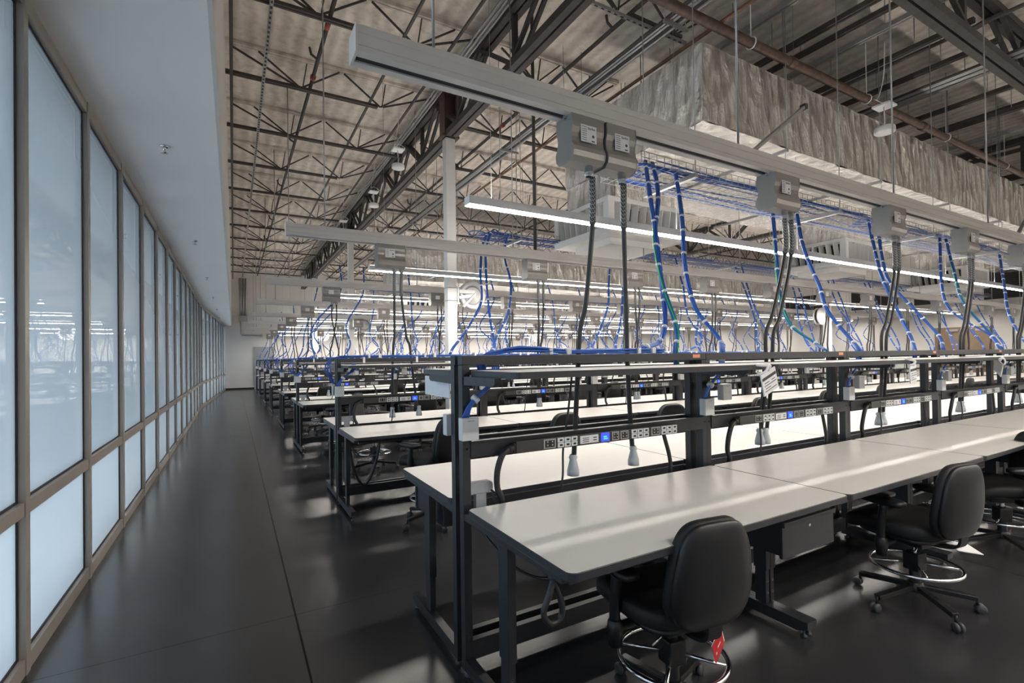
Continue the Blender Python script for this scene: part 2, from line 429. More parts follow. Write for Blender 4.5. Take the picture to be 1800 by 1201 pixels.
struct('baseboard_right', MB().box(RX - 0.015, RX, BACKY, FARY, 0, 0.10), 'panel_dark', label='dark baseboard along the wall with brown doors', cat='baseboard')

# glass wall, one window bay after another; it kinks towards the room near its far end
pts = [(-0.93, 2.21 + 1.3 * (k - 6)) for k in range(21)]
dx, dy = 0.56, 11.09
for k in range(1, 9): pts.append((-0.93 + dx * k / 8, 20.41 + dy * k / 8))
for i in range(len(pts) - 1):
    (ax, ay), (bx, by) = pts[i], pts[i + 1]
    ln = math.hypot(bx - ax, by - ay); th = math.atan2(bx - ax, by - ay)
    w = 0.031
    fr = MB()
    fr.box(-0.13, 0, -w, w, 0, SOF)                                     # mullion
    for z0, z1 in ((0, 0.085), (0.815, 0.885), (3.47, SOF)):
        fr.box(-0.12, -0.006, w, ln - w, z0, z1)
    o = struct('window_%d' % (i + 1), fr, 'bronze', label='bay of the tall glass wall, number %d along the aisle' % (i + 1), cat='window')
    o.location = (ax, ay, 0); o.rotation_euler = (0, 0, -th)
    gk = MB()
    for z0, z1 in ((0.085, 0.815), (0.885, 3.47)):
        for y0 in (w, ln - w - 0.012): gk.box(-0.050, -0.030, y0, y0 + 0.012, z0, z1)
        for zz in (z0, z1 - 0.012): gk.box(-0.050, -0.030, w + 0.012, ln - w - 0.012, zz, zz + 0.012)
    part('gasket', gk, 'gasket', o)
    part('frosted_pane', MB().pane(-0.047, -0.037, w, ln - w, 0.085, 0.815), ['frost', 'clear'], o)
    part('window_pane', MB().pane(-0.047, -0.037, w, ln - w, 0.885, 3.47), ['glass', 'clear'], o)

# sprinkler heads in the soffit
e = thing('ceiling_sprinkler', 'small chrome sprinkler head in the white soffit, first along the aisle', 'sprinkler', (-0.525, 5.43, SOF), group='sprinkler heads in the soffit')
part('escutcheon', MB().lathe([(0.001, -0.001), (0.042, -0.004), (0.030, -0.014), (0.014, -0.018)], n=18), 'chrome', e)
d = MB().lathe([(0.012, -0.014), (0.012, -0.040), (0.004, -0.044)], n=10)
d.lathe([(0.001, -0.060), (0.028, -0.060), (0.028, -0.063), (0.001, -0.064)], n=14)
d.bar((-0.014, 0, -0.03), (-0.006, 0, -0.06), 0.005, 0.005); d.bar((0.014, 0, -0.03), (0.006, 0, -0.06), 0.005, 0.005)
part('deflector', d, 'chrome', e)
freeze(e)
for k in range(1, 6):
    dup(e, 'small chrome sprinkler head in the white soffit, %s along the aisle' % ORD[k], (-0.525, 5.43 + 4.05 * k, SOF))

# columns
for xi, cxx in enumerate((3.58, 16.5)):
    for k, cy in enumerate((8.75, 17.9, 27.0)):
        c = struct('column_%d' % (xi * 3 + k + 1), MB().box(cxx - 0.095, cxx + 0.095, cy - 0.095, cy + 0.095, 0, 5.76), 'column', bevel=0.012,
                   label='white square steel column, %s along its line' % ORD[k], cat='column')
        cb = MB().box(cxx - 0.17, cxx + 0.17, cy - 0.13, cy + 0.13, 5.76, 5.80)
        cb.box(cxx - 0.12, cxx + 0.12, cy - 0.02, cy + 0.02, 5.80, 6.66); cb.box(cxx - 0.13, cxx - 0.10, cy - 0.13, cy + 0.13, 5.80, 6.66); cb.box(cxx + 0.10, cxx + 0.13, cy - 0.13, cy + 0.13, 5.80, 6.66)
        part('cap_bracket', cb, 'brace', c)

# far wall: grey door, wall conduits, small alarm
d = MB().box(1.07, 1.93, FARY - 0.05, FARY - 0.005, 0, 2.3)
do = struct('door_1', d, 'doorgrey', label='grey door in the far wall', cat='door')
fr = MB().box(1.00, 1.07, FARY - 0.07, FARY, 0, 2.37); fr.box(1.93, 2.0, FARY - 0.07, FARY, 0, 2.37); fr.box(1.07, 1.93, FARY - 0.07, FARY, 2.3, 2.37)
part('door_frame', fr, 'doorgrey', do)
part('door_handle', MB().bar((1.80, FARY - 0.09, 1.02), (1.80, FARY - 0.09, 1.2), 0.03, 0.03), 'chrome', do)
wc = MB()
for x in (0.36, 0.50, 0.62):
    wc.tube([(x, FARY - 0.06, 6.2), (x, FARY - 0.06, 3.9)], 0.035, 8)
wc.tube([(0.36, FARY - 0.06, 3.9), (0.36, FARY - 0.06, 3.1), (0.42, FARY - 0.06, 3.02), (1.3, FARY - 0.06, 3.0)], 0.03, 8)
t = thing('wall_conduit', 'galvanised conduit run bending low on the far wall near the soffit', 'conduit')
part('conduit_pipe', wc, 'galv', t)
part('junction_box', MB().box(0.28, 0.70, FARY - 0.12, FARY - 0.01, 3.78, 4.1).box(1.3, 1.42, FARY - 0.1, FARY - 0.01, 2.94, 3.06), 'galv', t)
# right wall: brown double door with closers, dark louvres high up
for i, (y0, y1) in enumerate(((7.05, 7.93), (7.95, 8.83))):
    do = struct('door_%d' % (i + 2), MB().box(RX - 0.05, RX - 0.004, y0, y1, 0, 2.52), 'doorwood', label='tall brown door leaf beyond the benches, %s from the far end' % ('second', 'first')[i], cat='door')
    part('door_closer', MB().box(RX - 0.12, RX - 0.05, y0 + 0.1, y0 + 0.5, 2.36, 2.44), 'galv', do)
    part('door_handle', MB().bar((RX - 0.10, y0 + (0.8 if i == 0 else 0.08), 0.95), (RX - 0.10, y0 + (0.8 if i == 0 else 0.08), 1.25), 0.03, 0.03), 'chrome', do)
struct('trim_1', MB().box(RX - 0.40, RX, BACKY, FARY, 3.08, 3.30), 'drywall', label='pale ledge along the wall above the doors', cat='trim')
for i, (y0, y1, z0, z1) in enumerate(((10.0, 11.9, 3.5, 4.35), (8.8, 9.5, 3.5, 4.35), (5.6, 7.3, 3.5, 4.6), (13.0, 15.0, 3.5, 4.4))):
    t = thing('louvre_panel', '%s dark louvred panel above the brown doors, counted from the far end' % ORD[(1, 2, 3, 0)[i]], 'panel', group='dark panels high on the wall')
    part('backing', MB().box(RX - 0.03, RX - 0.004, y0, y1, z0, z1), 'panel_dark', t)
    lv = MB()
    zz = z0 + 0.05
    while zz < z1 - 0.05:
        lv.bar((RX - 0.05, y0, zz), (RX - 0.05, y1, zz), 0.05, 0.012); zz += 0.08
    part('blade_array', lv, 'panel_dark', t)

# ------------------------------------------------------------------ roof steel
def chord(mb, p, q, gap, w, h):
    a = Vector(p); b_ = Vector(q); d = (b_ - a).normalized(); s = Vector((-d.y, d.x, 0))
    for sg in (-1, 1):
        o = s * sg * (gap / 2 + w / 2)
        mb.bar(a + o, b_ + o, w, h)
def girder(name, label, ax, fixed, a, b_, zb, zt, step):
    P = (lambda t, z, o=0: (fixed + o, t, z)) if ax == 'y' else (lambda t, z, o=0: (t, fixed + o, z))
    t = thing(name, label, 'roof girder', group='main roof girders')
    m = MB(); chord(m, P(a, zb + 0.055), P(b_, zb + 0.055), 0.03, 0.095, 0.11); part('bottom_chord', m, 'steel', t)
    m = MB(); chord(m, P(a, zt - 0.05), P(b_, zt - 0.05), 0.03, 0.095, 0.10); part('top_chord', m, 'steel', t)
    m = MB(); k = 0; s = a
    while s + step <= b_ + 0.01:
        for o in (-0.06, 0.06):
            m.bar(P(s, zb + 0.08, o), P(s + step / 2, zt - 0.08, o), 0.055, 0.055)
            m.bar(P(s + step / 2, zt - 0.08, o), P(s + step, zb + 0.08, o), 0.055, 0.055)
        m.bar(P(s, zb + 0.08), P(s, zt - 0.08), 0.07, 0.07)
        s += step
    part('web_lattice', m, 'steel', t)
    return t
girder('joist_girder', 'deep dark steel girder running over the white columns beside the aisle', 'y', 3.58, BACKY, FARY, 5.76, 6.68, 2.03)
girder('joist_girder', 'deep dark steel girder over the distant line of white columns', 'y', 16.5, BACKY, FARY, 5.76, 6.68, 2.03)
girder('joist_girder', 'dark steel girder crossing high above the brown sprinkler main', 'x', 2.75, 6.3, RX, 5.86, 6.68, 2.4)

JZ = 6.20
def joist(x0, x1, y, label, short0, short1, group):
    t = thing('roof_joist', label, 'roof joist', group=group)
    m = MB(); chord(m, (x0 + short0, y, JZ), (x1 - short1, y, JZ), 0.022, 0.034, 0.045); part('bottom_chord', m, 'steel', t)
    m = MB(); chord(m, (x0, y, 6.69), (x1, y, 6.69), 0.022, 0.036, 0.05); part('top_chord', m, 'deck', t)
    m = MB()
    e_ = 1.1 if x1 - x0 > 3 else 0.75
    n = max(1, round((x1 - x0 - 2 * e_) / 1.0)); a = x0 + e_; st = (x1 - x0 - 2 * e_) / n
    for k in range(n + 1):
        bx = a + st * k
        m.bar((bx, y, JZ + 0.01), (bx - st * 0.47, y, 6.65), 0.024, 0.024)
        m.bar((bx, y, JZ + 0.01), (bx + st * 0.47, y, 6.65), 0.024, 0.024)
        m.bar((bx + 0.03, y, JZ + 0.01), (bx + 0.10, y, 6.65), 0.018, 0.018)
    m.bar((a - 0.05, y, JZ + 0.02), (x0 + 0.1, y, 6.62), 0.026, 0.026)
    m.bar((a + st * n + 0.05, y, JZ + 0.02), (x1 - 0.1, y, 6.62), 0.026, 0.026)
    part('web_lattice', m, 'steel', t)
ys = [0.91 + 2.03 * k for k in range(-1, 15)]
for k, y in enumerate(ys):
    ext = (k % 5 == 4)
    joist(-0.08, 3.46, y, 'dark open-web roof joist over the aisle bay, %s from the near end' % ORD[k], 0, 0.05 if ext else (1.15 if k % 3 else 0.2), 'joists over the aisle bay')
    if y > 3:
        x1 = 16.4 if y > 8.5 else 6.25
        joist(3.70, x1, y, 'dark open-web roof joist beyond the first girder, %s from the near end' % ORD[k], 0.2 if k % 3 else 1.0, 0.6, 'joists over the middle bay')
    if y > 8.5:
        joist(16.62, RX - 0.05, y, 'dark open-web roof joist in the brown door bay, %s from the near end' % ORD[k], 0.6, 0.6, 'joists over the last bay')
for k, (x, w) in enumerate(((6.35, .07), (7.28, .07), (7.62, .05), (8.05, .07), (8.95, .05), (9.86, .06), (10.8, .07), (11.78, .07), (12.95, .07), (14.15, .07), (15.68, .07))):
    t = thing('roof_purlin', 'grey channel purlin under the deck above the foil duct, %s from the aisle side' % ORD[k], 'roof purlin', group='purlins above the foil duct')
    m = MB(); chord(m, (x, 2.7, JZ), (x, 8.85, JZ), 0.02, w * 0.5, 0.07); part('channel', m, 'steel' if k % 3 else 'galv', t)
    sm = MB().tube([(x, 0, JZ), (x, 0, DECK)], 0.007, 6).mesh('hanger_rod', ['galv'])
    for yy in (3.4, 4.6, 5.8, 7.0, 8.2): link('hanger_rod', sm, t, (0, yy, 0))

# pipes and struts running along the steel
def run(name, label, cat, mat_, path, r, n=8, group=None, loops=()):
    t = thing(name, label, cat, group=group)
    part('pipe', MB().tube(path, r, n), mat_, t)
    for i, q in enumerate(loops):
        m = MB(); m.tube([q, (q[0], q[1], DECK)], 0.006, 6)
        ring = [(q[0] + (0 if name_axis(path) == 'x' else math.cos(a) * (r + 0.012)), q[1] + (math.cos(a) * (r + 0.012) if name_axis(path) == 'x' else 0), q[2] + math.sin(a) * (r + 0.012)) for a in [2 * PI * j / 14 for j in range(14)]]
        m.tube(ring, 0.009, 6, closed=True)
        part('pipe_hanger', m, 'tie', t)
    return t
def name_axis(path): return 'x' if abs(path[0][0] - path[-1][0]) > abs(path[0][1] - path[-1][1]) else 'y'
t = run('sprinkler_main', 'thick rust brown sprinkler main running along the top of the foil duct', 'pipe', 'pipe', [(3.2, 3.88, 5.53), (RX, 3.88, 5.53)], 0.058, 14,
        loops=[(x, 3.88, 5.53) for x in (5.7, 8.55, 11.4, 14.3, 17.2, 20)])
part('pipe_coupling', MB().tube([(6.5, 3.88, 5.53), (6.62, 3.88, 5.53)], 0.072, 14).tube([(10.4, 3.88, 5.53), (10.52, 3.88, 5.53)], 0.072, 14), 'pipe', t)
run('sprinkler_branch', 'slim brown branch pipe crossing below the joists towards the foil duct', 'pipe', 'copper', [(5.12, -1, 5.6), (5.12, 28, 5.6)], 0.024)
for k, (x, yl) in enumerate(((1.18, 'over the aisle side bay'), (4.76, 'just beyond the first girder'), (9.35, 'above the middle of the foil duct'), (13.0, 'above the far half of the foil duct'), (19.5, 'in the bay by the brown doors'))):
    t = run('sprinkler_line', 'dark sprinkler line hung under the deck ' + yl, 'pipe', 'steel', [(x, 0.5, 6.30), (x, 30.8, 6.30)], 0.03, group='dark sprinkler lines')
    sm = MB().tube([(x, 0, 6.30), (x - 0.10, 0, 6.36), (x - 0.12, 0, 6.46)], 0.02, 7).mesh('sprinkler_outlet', ['steel'])
    for yy in (5.4, 8.2, 11.6, 14.7, 18.4, 21.5): link('sprinkler_outlet', sm, t, (0, yy, 0))
    if k < 2: part('red_coupling', MB().tube([(x, 7.20, 6.30), (x, 7.36, 6.30)], 0.036, 10).tube([(x, 8.72, 6.30), (x, 8.80, 6.30)], 0.045, 10), 'redpaint', t)
t = thing('perforated_strut', 'slotted galvanised strut running along the deck beside the glass-side bulkhead', 'strut')
m = MB(); m.box(0.43, 0.475, 1.0, 30.5, 6.13, 6.17)
part('channel', m, 'galv', t)
m = MB(); yy = 5.0
while yy < 16: m.box(0.44, 0.465, yy, yy + 0.05, 6.127, 6.131); yy += 0.11
part('slot_pattern', m, 'aluslot', t)
solid('ledger_angle', MB().box(-0.02, 0.025, 0.5, 30.5, 5.99, 6.10), 'steel', 'dark steel angle along the top of the glass-side bulkhead', 'steel angle')
t = thing('perforated_strut', 'short slotted strut fixed under the joists beyond the first girder', 'strut')
part('channel', MB().box(3.9, 5.75, 4.93, 4.97, 6.12, 6.16), 'galv', t)
m = MB(); xx = 3.95
while xx < 5.7: m.box(xx, xx + 0.05, 4.94, 4.96, 6.117, 6.121); xx += 0.11
part('slot_pattern', m, 'aluslot', t)
t = thing('bridging_angle', 'thin steel bridging line tying the aisle bay joists together', 'steel angle')
part('angle_bar', MB().bar((2.16, 0.5, 6.23), (2.16, 30.5, 6.23), 0.035, 0.035), 'steel', t)
t = thing('bridging_angle', 'thin steel bridging line close to the first girder', 'steel angle')
part('angle_bar', MB().bar((2.95, 0.5, 6.40), (2.95, 30.5, 6.40), 0.035, 0.035), 'steel', t)
for k, (x, z, lab) in enumerate(((4.78, 5.86, 'beside the brown branch pipe'), (10.1, 6.05, 'crossing above the foil duct'))):
    t = thing('conduit_rack', 'bundle of grey conduits on hung struts ' + lab, 'conduits', group='conduit racks')
    for j in range(5 if k == 0 else 6):
        part('conduit', MB().tube([(x + 0.055 * j, -2, z), (x + 0.055 * j, 30 if k == 0 else 8.9, z)], 0.017 if j % 2 else 0.022, 7), 'galv' if j % 3 else 'steel', t)
    for yy in (2.2, 4.4, 6.6, 8.8, 12, 15, 18):
        if k == 1 and yy > 8.8: break
        m = MB().box(x - 0.06, x + 0.36, yy - 0.02, yy + 0.02, z - 0.065, z - 0.025)
        m.tube([(x - 0.04, yy, z - 0.06), (x - 0.04, yy, DECK)], 0.006, 6); m.tube([(x + 0.33, yy, z - 0.06), (x + 0.33, yy, DECK)], 0.006, 6)
        part('trapeze_strut', m, 'galv', t)
# conduit on the girder top flange, pale
t = thing('girder_conduit', 'pale conduits strapped along the side of the first girder', 'conduits')
for j in range(3):
    part('conduit', MB().tube([(3.36 - 0.05 * j, -2, 6.52 + 0.02 * j), (3.36 - 0.05 * j, 30, 6.52 + 0.02 * j)], 0.02, 7), 'galv', t)

# foil-wrapped ducts with drop boots and white louvred diffusers
def crumple(x0, x1, y0, y1, z0, z1, seed, faces='xXyYzZ', res=0.16, amp=0.030):
    r = random.Random(seed); mb = MB()
    from mathutils import noise
    def disp(p, n):
        q = Vector((p[0] * 2.3 + seed, p[1] * 2.3, p[2] * 1.1))
        h = noise.ridged_multi_fractal(q, 1.0, 2.1, 4, 1.0, 2.0) * 0.5 - 0.45 + 0.6 * noise.noise(q * 2.7)
        return (p[0] + n[0] * h * amp, p[1] + n[1] * h * amp, p[2] + n[2] * h * amp)
    def face(o, u, v, n):
        o = Vector(o); u = Vector(u); v = Vector(v)
        nu = max(4, min(150, int(u.length / res))) + 1; nv = max(4, min(150, int(v.length / res))) + 1
        mb.grid(lambda a, c: disp(o + u * a + v * c, n), nu, nv)
    X, Y, Z = x1 - x0, y1 - y0, z1 - z0
    face((x0, y0, z0), (X, 0, 0), (0, 0, Z), (0, -1, 0)); face((x1, y1, z0), (-X, 0, 0), (0, 0, Z), (0, 1, 0))
    face((x0, y1, z0), (0, -Y, 0), (0, 0, Z), (-1, 0, 0)); face((x1, y0, z0), (0, Y, 0), (0, 0, Z), (1, 0, 0))
    face((x0, y0, z1), (X, 0, 0), (0, Y, 0), (0, 0, 1)); face((x0, y1, z0), (X, 0, 0), (0, -Y, 0), (0, 0, -1))
    return mb
def diffuser(x0, y0, sx, sy, z0, z1, label):
    t = thing('air_diffuser', label, 'air diffuser', (x0, y0, z0), group='white louvred diffusers')
    h = z1 - z0; w = 0.12
    m = MB().box(0, sx, 0, sy, 0.10, 0.20); m.box(0.25, sx - 0.25, 0.25, sy - 0.25, 0, 0.10); m.box(0, sx, 0, sy, h - 0.07, h)
    for a, b_ in ((0, 0), (sx - w, 0), (0, sy - w), (sx - w, sy - w)): m.box(a, a + w, b_, b_ + w, 0.20, h - 0.07)
    part('plenum_case', m, 'white', t, 0.006)
    part('plenum_core', MB().box(0.22, sx - 0.22, 0.22, sy - 0.22, 0.2, h - 0.07), 'panel_dark', t)
    m = MB(); n = 8
    for k in range(n):
        a = w + (sx - 2 * w) * (k + 0.5) / n
        m.bar((a, 0.07, 0.20), (a + 0.05, 0.07, h - 0.07), 0.13, 0.010, up=(1, 0.25, 0))
        c = w + (sy - 2 * w) * (k + 0.5) / n
        m.bar((0.07, c, 0.20), (0.07, c + 0.05, h - 0.07), 0.13, 0.010, up=(0.25, 1, 0))
        m.bar((a, sy - 0.07, 0.20), (a + 0.05, sy - 0.07, h - 0.07), 0.13, 0.010, up=(1, 0.25, 0))
        m.bar((sx - 0.07, c, 0.20), (sx - 0.07, c + 0.05, h - 0.07), 0.13, 0.010, up=(0.25, 1, 0))
    part('louvre_array', m, 'white', t)
for i, (x0, y0, y1, z0, z1, lab) in enumerate(((4.9, 3.98, 6.8, 4.41, 5.36, 'above the first light row'), (4.65, 15.0, 17.6, 4.05, 5.1, 'above the fifth bench row'), (4.9, 24.3, 26.6, 4.1, 5.0, 'above the seventh bench row'))):
    t = thing('air_duct', 'large crinkled silver foil duct ' + lab, 'duct', group='foil wrapped ducts')
    part('duct_wrap', crumple(x0, RX - 0.3, y0, y1, z0, z1, 3 + i, res=0.13 if i == 0 else 0.3), 'foil', t)
    bx = ((4.92, 5.6), (11.0, 5.4), (17.6, 5.6)) if i == 0 else ((4.92, y0 + 0.6), (13.0, y0 + 0.6))
    for j, (a, c) in enumerate(bx):
        part('drop_boot', crumple(a, a + 1.25, c, c + 1.18, z0 - 0.475, z0 + 0.02, 11 + j + i * 5, res=0.14), 'foil', t)
        diffuser(a - 0.17, c - 0.05, 1.6, 1.4, z0 - 1.10, z0 - 0.46, 'white louvred diffuser under the duct %s, %s from the aisle' % (lab, ORD[j]))
    if i == 0:
        sm = MB().bar((0, 3.85, 4.30), (0, 7.0, 4.30), 0.04, 0.04).tube([(0, 3.86, 4.28), (0, 3.86, DECK)], 0.007, 6).tube([(0, 6.95, 4.28), (0, 6.95, DECK)], 0.007, 6).mesh('support_strut', ['galv'])
        for xx in (6.4, 8.9, 11.4, 13.9, 16.4): link('support_strut', sm, t, (xx, 0, 0))

# round white sensors hung from the roof
e = thing('ceiling_sensor', 'round white ceiling sensor dangling beside the first girder', 'sensor', (2.85, 9.6, 5.36), group='round white ceiling sensors')
part('sensor_body', MB().lathe([(0.001, 0.10), (0.05, 0.098), (0.115, 0.08), (0.125, 0.06), (0.125, 0.01), (0.118, 0.0), (0.07, -0.012), (0.001, -0.016)], n=28), 'whiteplastic', e)
part('cord', MB().tube([(0, 0, 0.09), (0.004, 0, 0.2), (-0.01, 0.0, 0.36)], 0.008, 6), 'whiteplastic', e)
part('mounting_plate', MB().box(-0.11, 0.11, -0.11, 0.11, 0.36, 0.385).tube(spline([(0.05, 0, 0.39), (0.16, 0.05, 0.46), (0.05, 0.15, 0.56), (-0.05, 0.05, 0.50), (0.0, 0.0, 0.8), (0.05, 0, 1.3)]), 0.006, 6), 'whiteplastic', e)
freeze(e)
for (x, y, z), lab in (((7.86, 3.35, 4.64), 'in front of the near foil duct'), ((2.9, 15.5, 5.4), 'under the girder, farther down the aisle'), ((14.4, 7.35, 4.1), 'beyond the near foil duct by the distant column'), ((3.1, 12.6, 5.45), 'beside the girder, second along the aisle')):
    dup(e, 'round white ceiling sensor hanging ' + lab, (x, y, z))

# hose reels strapped to the columns
e = thing('hose_reel', 'white hose reel strapped to the first column beside the aisle', 'hose reel', (3.68, 8.75, 2.8), group='hose reels on columns')
part('reel_disc', MB().lathe([(0.001, -0.10), (0.07, -0.10), (0.08, -0.075), (0.15, -0.075), (0.158, -0.045), (0.195, -0.045), (0.203, -0.078), (0.25, -0.078), (0.27, -0.06), (0.265, -0.03), (0.14, -0.03), (0.14, 0.05), (0.265, 0.05), (0.27, 0.07), (0.25, 0.085), (0.17, 0.085), (0.16, 0.07), (0.10, 0.07), (0.001, 0.08)], (0.34, 0, 0), 36, axis='y'), 'whiteplastic', e)
m = MB().lathe([(0.145, -0.028), (0.225, -0.028), (0.225, 0.048), (0.145, 0.048)], (0.34, 0, 0), 30, axis='y')
part('hose_coil', m, 'cord', e)
part('recess_shade_ring', MB().lathe([(0.160, -0.049), (0.192, -0.049), (0.192, -0.044), (0.160, -0.044)], (0.34, 0, 0), 30, axis='y'), 'clamp', e)  # grey ring puts shade into the recess of the white disc
m = MB().box(0, 0.03, -0.10, 0.10, -0.16, 0.16); m.bar((0.03, -0.10, 0.06), (0.36, -0.10, 0.06), 0.03, 0.07); m.bar((0.03, -0.10, -0.06), (0.36, -0.10, 0.0), 0.03, 0.06); m.bar((0.36, -0.11, 0.03), (0.10, -0.12, -0.24), 0.035, 0.08, up=(0, 1, 0))
part('support_arm', m, 'whiteplastic', e, 0.004)
m = MB()
for z in (0.12, -0.12):
    m.tube([(0.01, -0.11, z), (-0.20, -0.11, z), (-0.20, 0.11, z), (0.01, 0.11, z)], 0.006, 6, closed=True)
part('strap', m, 'galv', e)
part('hose_end', MB().tube(spline([(0.10, -0.12, -0.24), (0.09, -0.12, -0.4), (0.12, -0.12, -0.6), (0.19, -0.12, -0.85)]), 0.011, 7), 'cord', e)
freeze(e)
for k, ((x, y), lab) in enumerate((((3.68, 17.9), 'second column beside the aisle'), ((3.68, 27.0), 'third column beside the aisle'), ((16.6, 17.9), 'second column of the distant line'), ((16.6, 27.0), 'third column of the distant line'))):
    dup(e, 'hose reel strapped to the ' + lab, (x, y, 2.8))
dup(e, 'hose reel turned edge-on at the first column of the distant line', (16.4, 8.75, 2.75), PI)
# ------------------------------------------------------------------ workbenches
def slab(u0, u1, v0, v1, z0, z1, r0=0.03, r1=0.035):
    mb = MB()
    poly = rounded(u0, u1, -v1, -v0, (r1, r1, r0, r0))
    n = len(poly)
    mb.prism(poly, 'z', z0, z1 - 0.003, 1)
    ins = 0.003
    cx, cy = (u0 + u1) / 2, -(v0 + v1) / 2
    p2 = [(x + (ins if x < cx else -ins), y + (ins if y < cy else -ins)) for x, y in poly]
    mb.add([(x, y, z1 - 0.003) for x, y in poly] + [(x, y, z1) for x, y in p2], [(i, (i + 1) % n, n + (i + 1) % n, n + i) for i in range(n)], 1)
    mb.add([(x, y, z1) for x, y in p2], [tuple(range(n))], 0)
    return mb
def B(mb, u0, u1, v0, v1, z0, z1, mi=0):
    return mb.box(u0, u1, -v1, -v0, z0, z1, mi)
def upright_mb(u):
    # open channel post, slot facing outwards
    mb = MB()
    s = 1 if u < L / 2 else -1
    a, c = (u, u + 0.042) if s > 0 else (u - 0.042, u)
    B(mb, a, c, 0.026, 0.076, 0.03, 1.562)
    for zz in (0.20, 0.80, 1.14, 1.46):
        mb.lathe([(0.007, -0.0795), (0.007, -0.076), (0.004, -0.0805)], ((a + c) / 2, 0, zz), 8, axis='y')
    return mb
ME = {}
def bench_meshes():
    ME['worktop'] = slab(0.0015, L - 0.0015, 0.11, 0.975, 0.82, 0.85).mesh('worktop', ['laminate', 'edge'])
    ME['upper_shelf'] = slab(0.035, L - 0.008, 0.085, 0.555, 1.505, 1.535).mesh('upper_shelf', ['laminate', 'edge'])
    ME['up0'] = upright_mb(0.0).mesh('upright', ['black'], 0.002); ME['up1'] = upright_mb(L).mesh('upright', ['black'], 0.002)
    m = MB(); B(m, 0.001, L - 0.001, 0.018, 0.078, 1.562, 1.61); ME['header_beam'] = m.mesh('header_beam', ['black'], 0.003)
    m = MB(); B(m, 0.042, L - 0.042, 0.062, 0.082, 1.095, 1.18); B(m, 0.042, L - 0.042, 0.082, 0.10, 1.174, 1.18); ME['power_rail'] = m.mesh('power_rail', ['black'])
    m = MB(); B(m, 0.042, L - 0.042, 0.036, 0.066, 0.075, 0.165); B(m, 0.042, L - 0.042, 0.030, 0.066, 0.165, 0.172); ME['stringer'] = m.mesh('stringer', ['black'])
    m = MB(); B(m, 0.045, L - 0.045, 0.086, 0.106, 0.77, 0.825); ME['back_rail'] = m.mesh('back_rail', ['black'])
    m = MB(); B(m, 0.05, L - 0.05, 0.86, 0.90, 0.775, 0.82); ME['front_rail'] = m.mesh('front_rail', ['black'])
    for s, (a, c) in enumerate(((0.002, 0.044), (L - 0.044, L - 0.002))):
        m = MB(); m.prism([(-0.078, 0.785), (-0.92, 0.797), (-0.92, 0.82), (-0.078, 0.82)], 'x', a, c); ME['arm%d' % s] = m.mesh('table_arm', ['black'], 0.002)
        m = MB(); B(m, a + 0.004, c - 0.004, 0.445, 0.515, 0.10, 0.42); B(m, a, c, 0.438, 0.522, 0.30, 0.79)
        ME['leg%d' % s] = m.mesh('leg', ['black'], 0.002)
        m = MB()
        for zz in (0.16, 0.23): m.lathe([(0.007, 0), (0.007, 0.003), (0.001, 0.004)], ((a + c) / 2, -0.518, zz), 8, axis='y')
        ME['bolt%d' % s] = m.mesh('bolt_set', ['galv'])
        m = MB(); m.prism([(-0.026, 0.035), (-0.70, 0.030), (-0.765, 0.055), (-0.765, 0.095), (-0.026, 0.095)], 'x', a - 0.001, c + 0.001)
        m.lathe([(0.001, 0), (0.018, 0), (0.018, 0.01), (0.006, 0.014), (0.006, 0.04)], ((a + c) / 2, -0.73, 0), 10); m.lathe([(0.001, 0), (0.018, 0), (0.018, 0.01), (0.006, 0.014), (0.006, 0.04)], ((a + c) / 2, -0.06, 0), 10)
        ME['foot%d' % s] = m.mesh('foot', ['black'])
        m = MB(); m.prism([(-0.06, 1.462), (-0.40, 1.468), (-0.42, 1.48), (-0.42, 1.505), (-0.06, 1.505)], 'x', a + 0.004, c - 0.004); ME['bracket%d' % s] = m.mesh('shelf_bracket', ['black'])
    # merged frame for distant benches
    m = MB()
    for u in (0, L):
        a, c = (u, u + 0.042) if u == 0 else (u - 0.042, u)
        B(m, a, c, 0.023, 0.078, 0.03, 1.562); B(m, a, c, 0.44, 0.52, 0.09, 0.79); B(m, a, c, 0.026, 0.765, 0.03, 0.095); B(m, a, c, 0.078, 0.92, 0.785, 0.82); B(m, a + 0.004, c - 0.004, 0.06, 0.42, 1.465, 1.505)
    B(m, 0.001, L - 0.001, 0.018, 0.078, 1.562, 1.61); B(m, 0.042, L - 0.042, 0.062, 0.10, 1.095, 1.18); B(m, 0.042, L - 0.042, 0.036, 0.066, 0.075, 0.17); B(m, 0.045, L - 0.045, 0.086, 0.106, 0.77, 0.825); B(m, 0.05, L - 0.05, 0.86, 0.90, 0.775, 0.82)
    ME['frame'] = m.mesh('frame', ['black'])
bench_meshes()
def bench_label(r, k, near):
    return 'white-topped black workbench, %s from the aisle, %s side of the %s row' % (ORD[k], 'near' if near else 'far', ROWN[r])
def make_bench(detail, label):
    t = thing('workbench', label, 'workbench', group='workbenches in double rows')
    link('worktop', ME['worktop'], t); link('upper_shelf', ME['upper_shelf'], t)
    if not detail:
        link('frame', ME['frame'], t); return t
    for s in (0, 1):
        link('upright', ME['up%d' % s], t); link('table_arm', ME['arm%d' % s], t)
        lg = link('leg', ME['leg%d' % s], t); link('bolt_set', ME['bolt%d' % s], lg)
        link('foot', ME['foot%d' % s], t); link('shelf_bracket', ME['bracket%d' % s], t)
    for n in ('header_beam', 'power_rail', 'stringer', 'back_rail', 'front_rail'): link(n, ME[n], t)
    return t
protoD = make_bench(True, 'x'); freeze(protoD)
protoF = make_bench(False, 'x'); freeze(protoF)
usedD = usedF = False
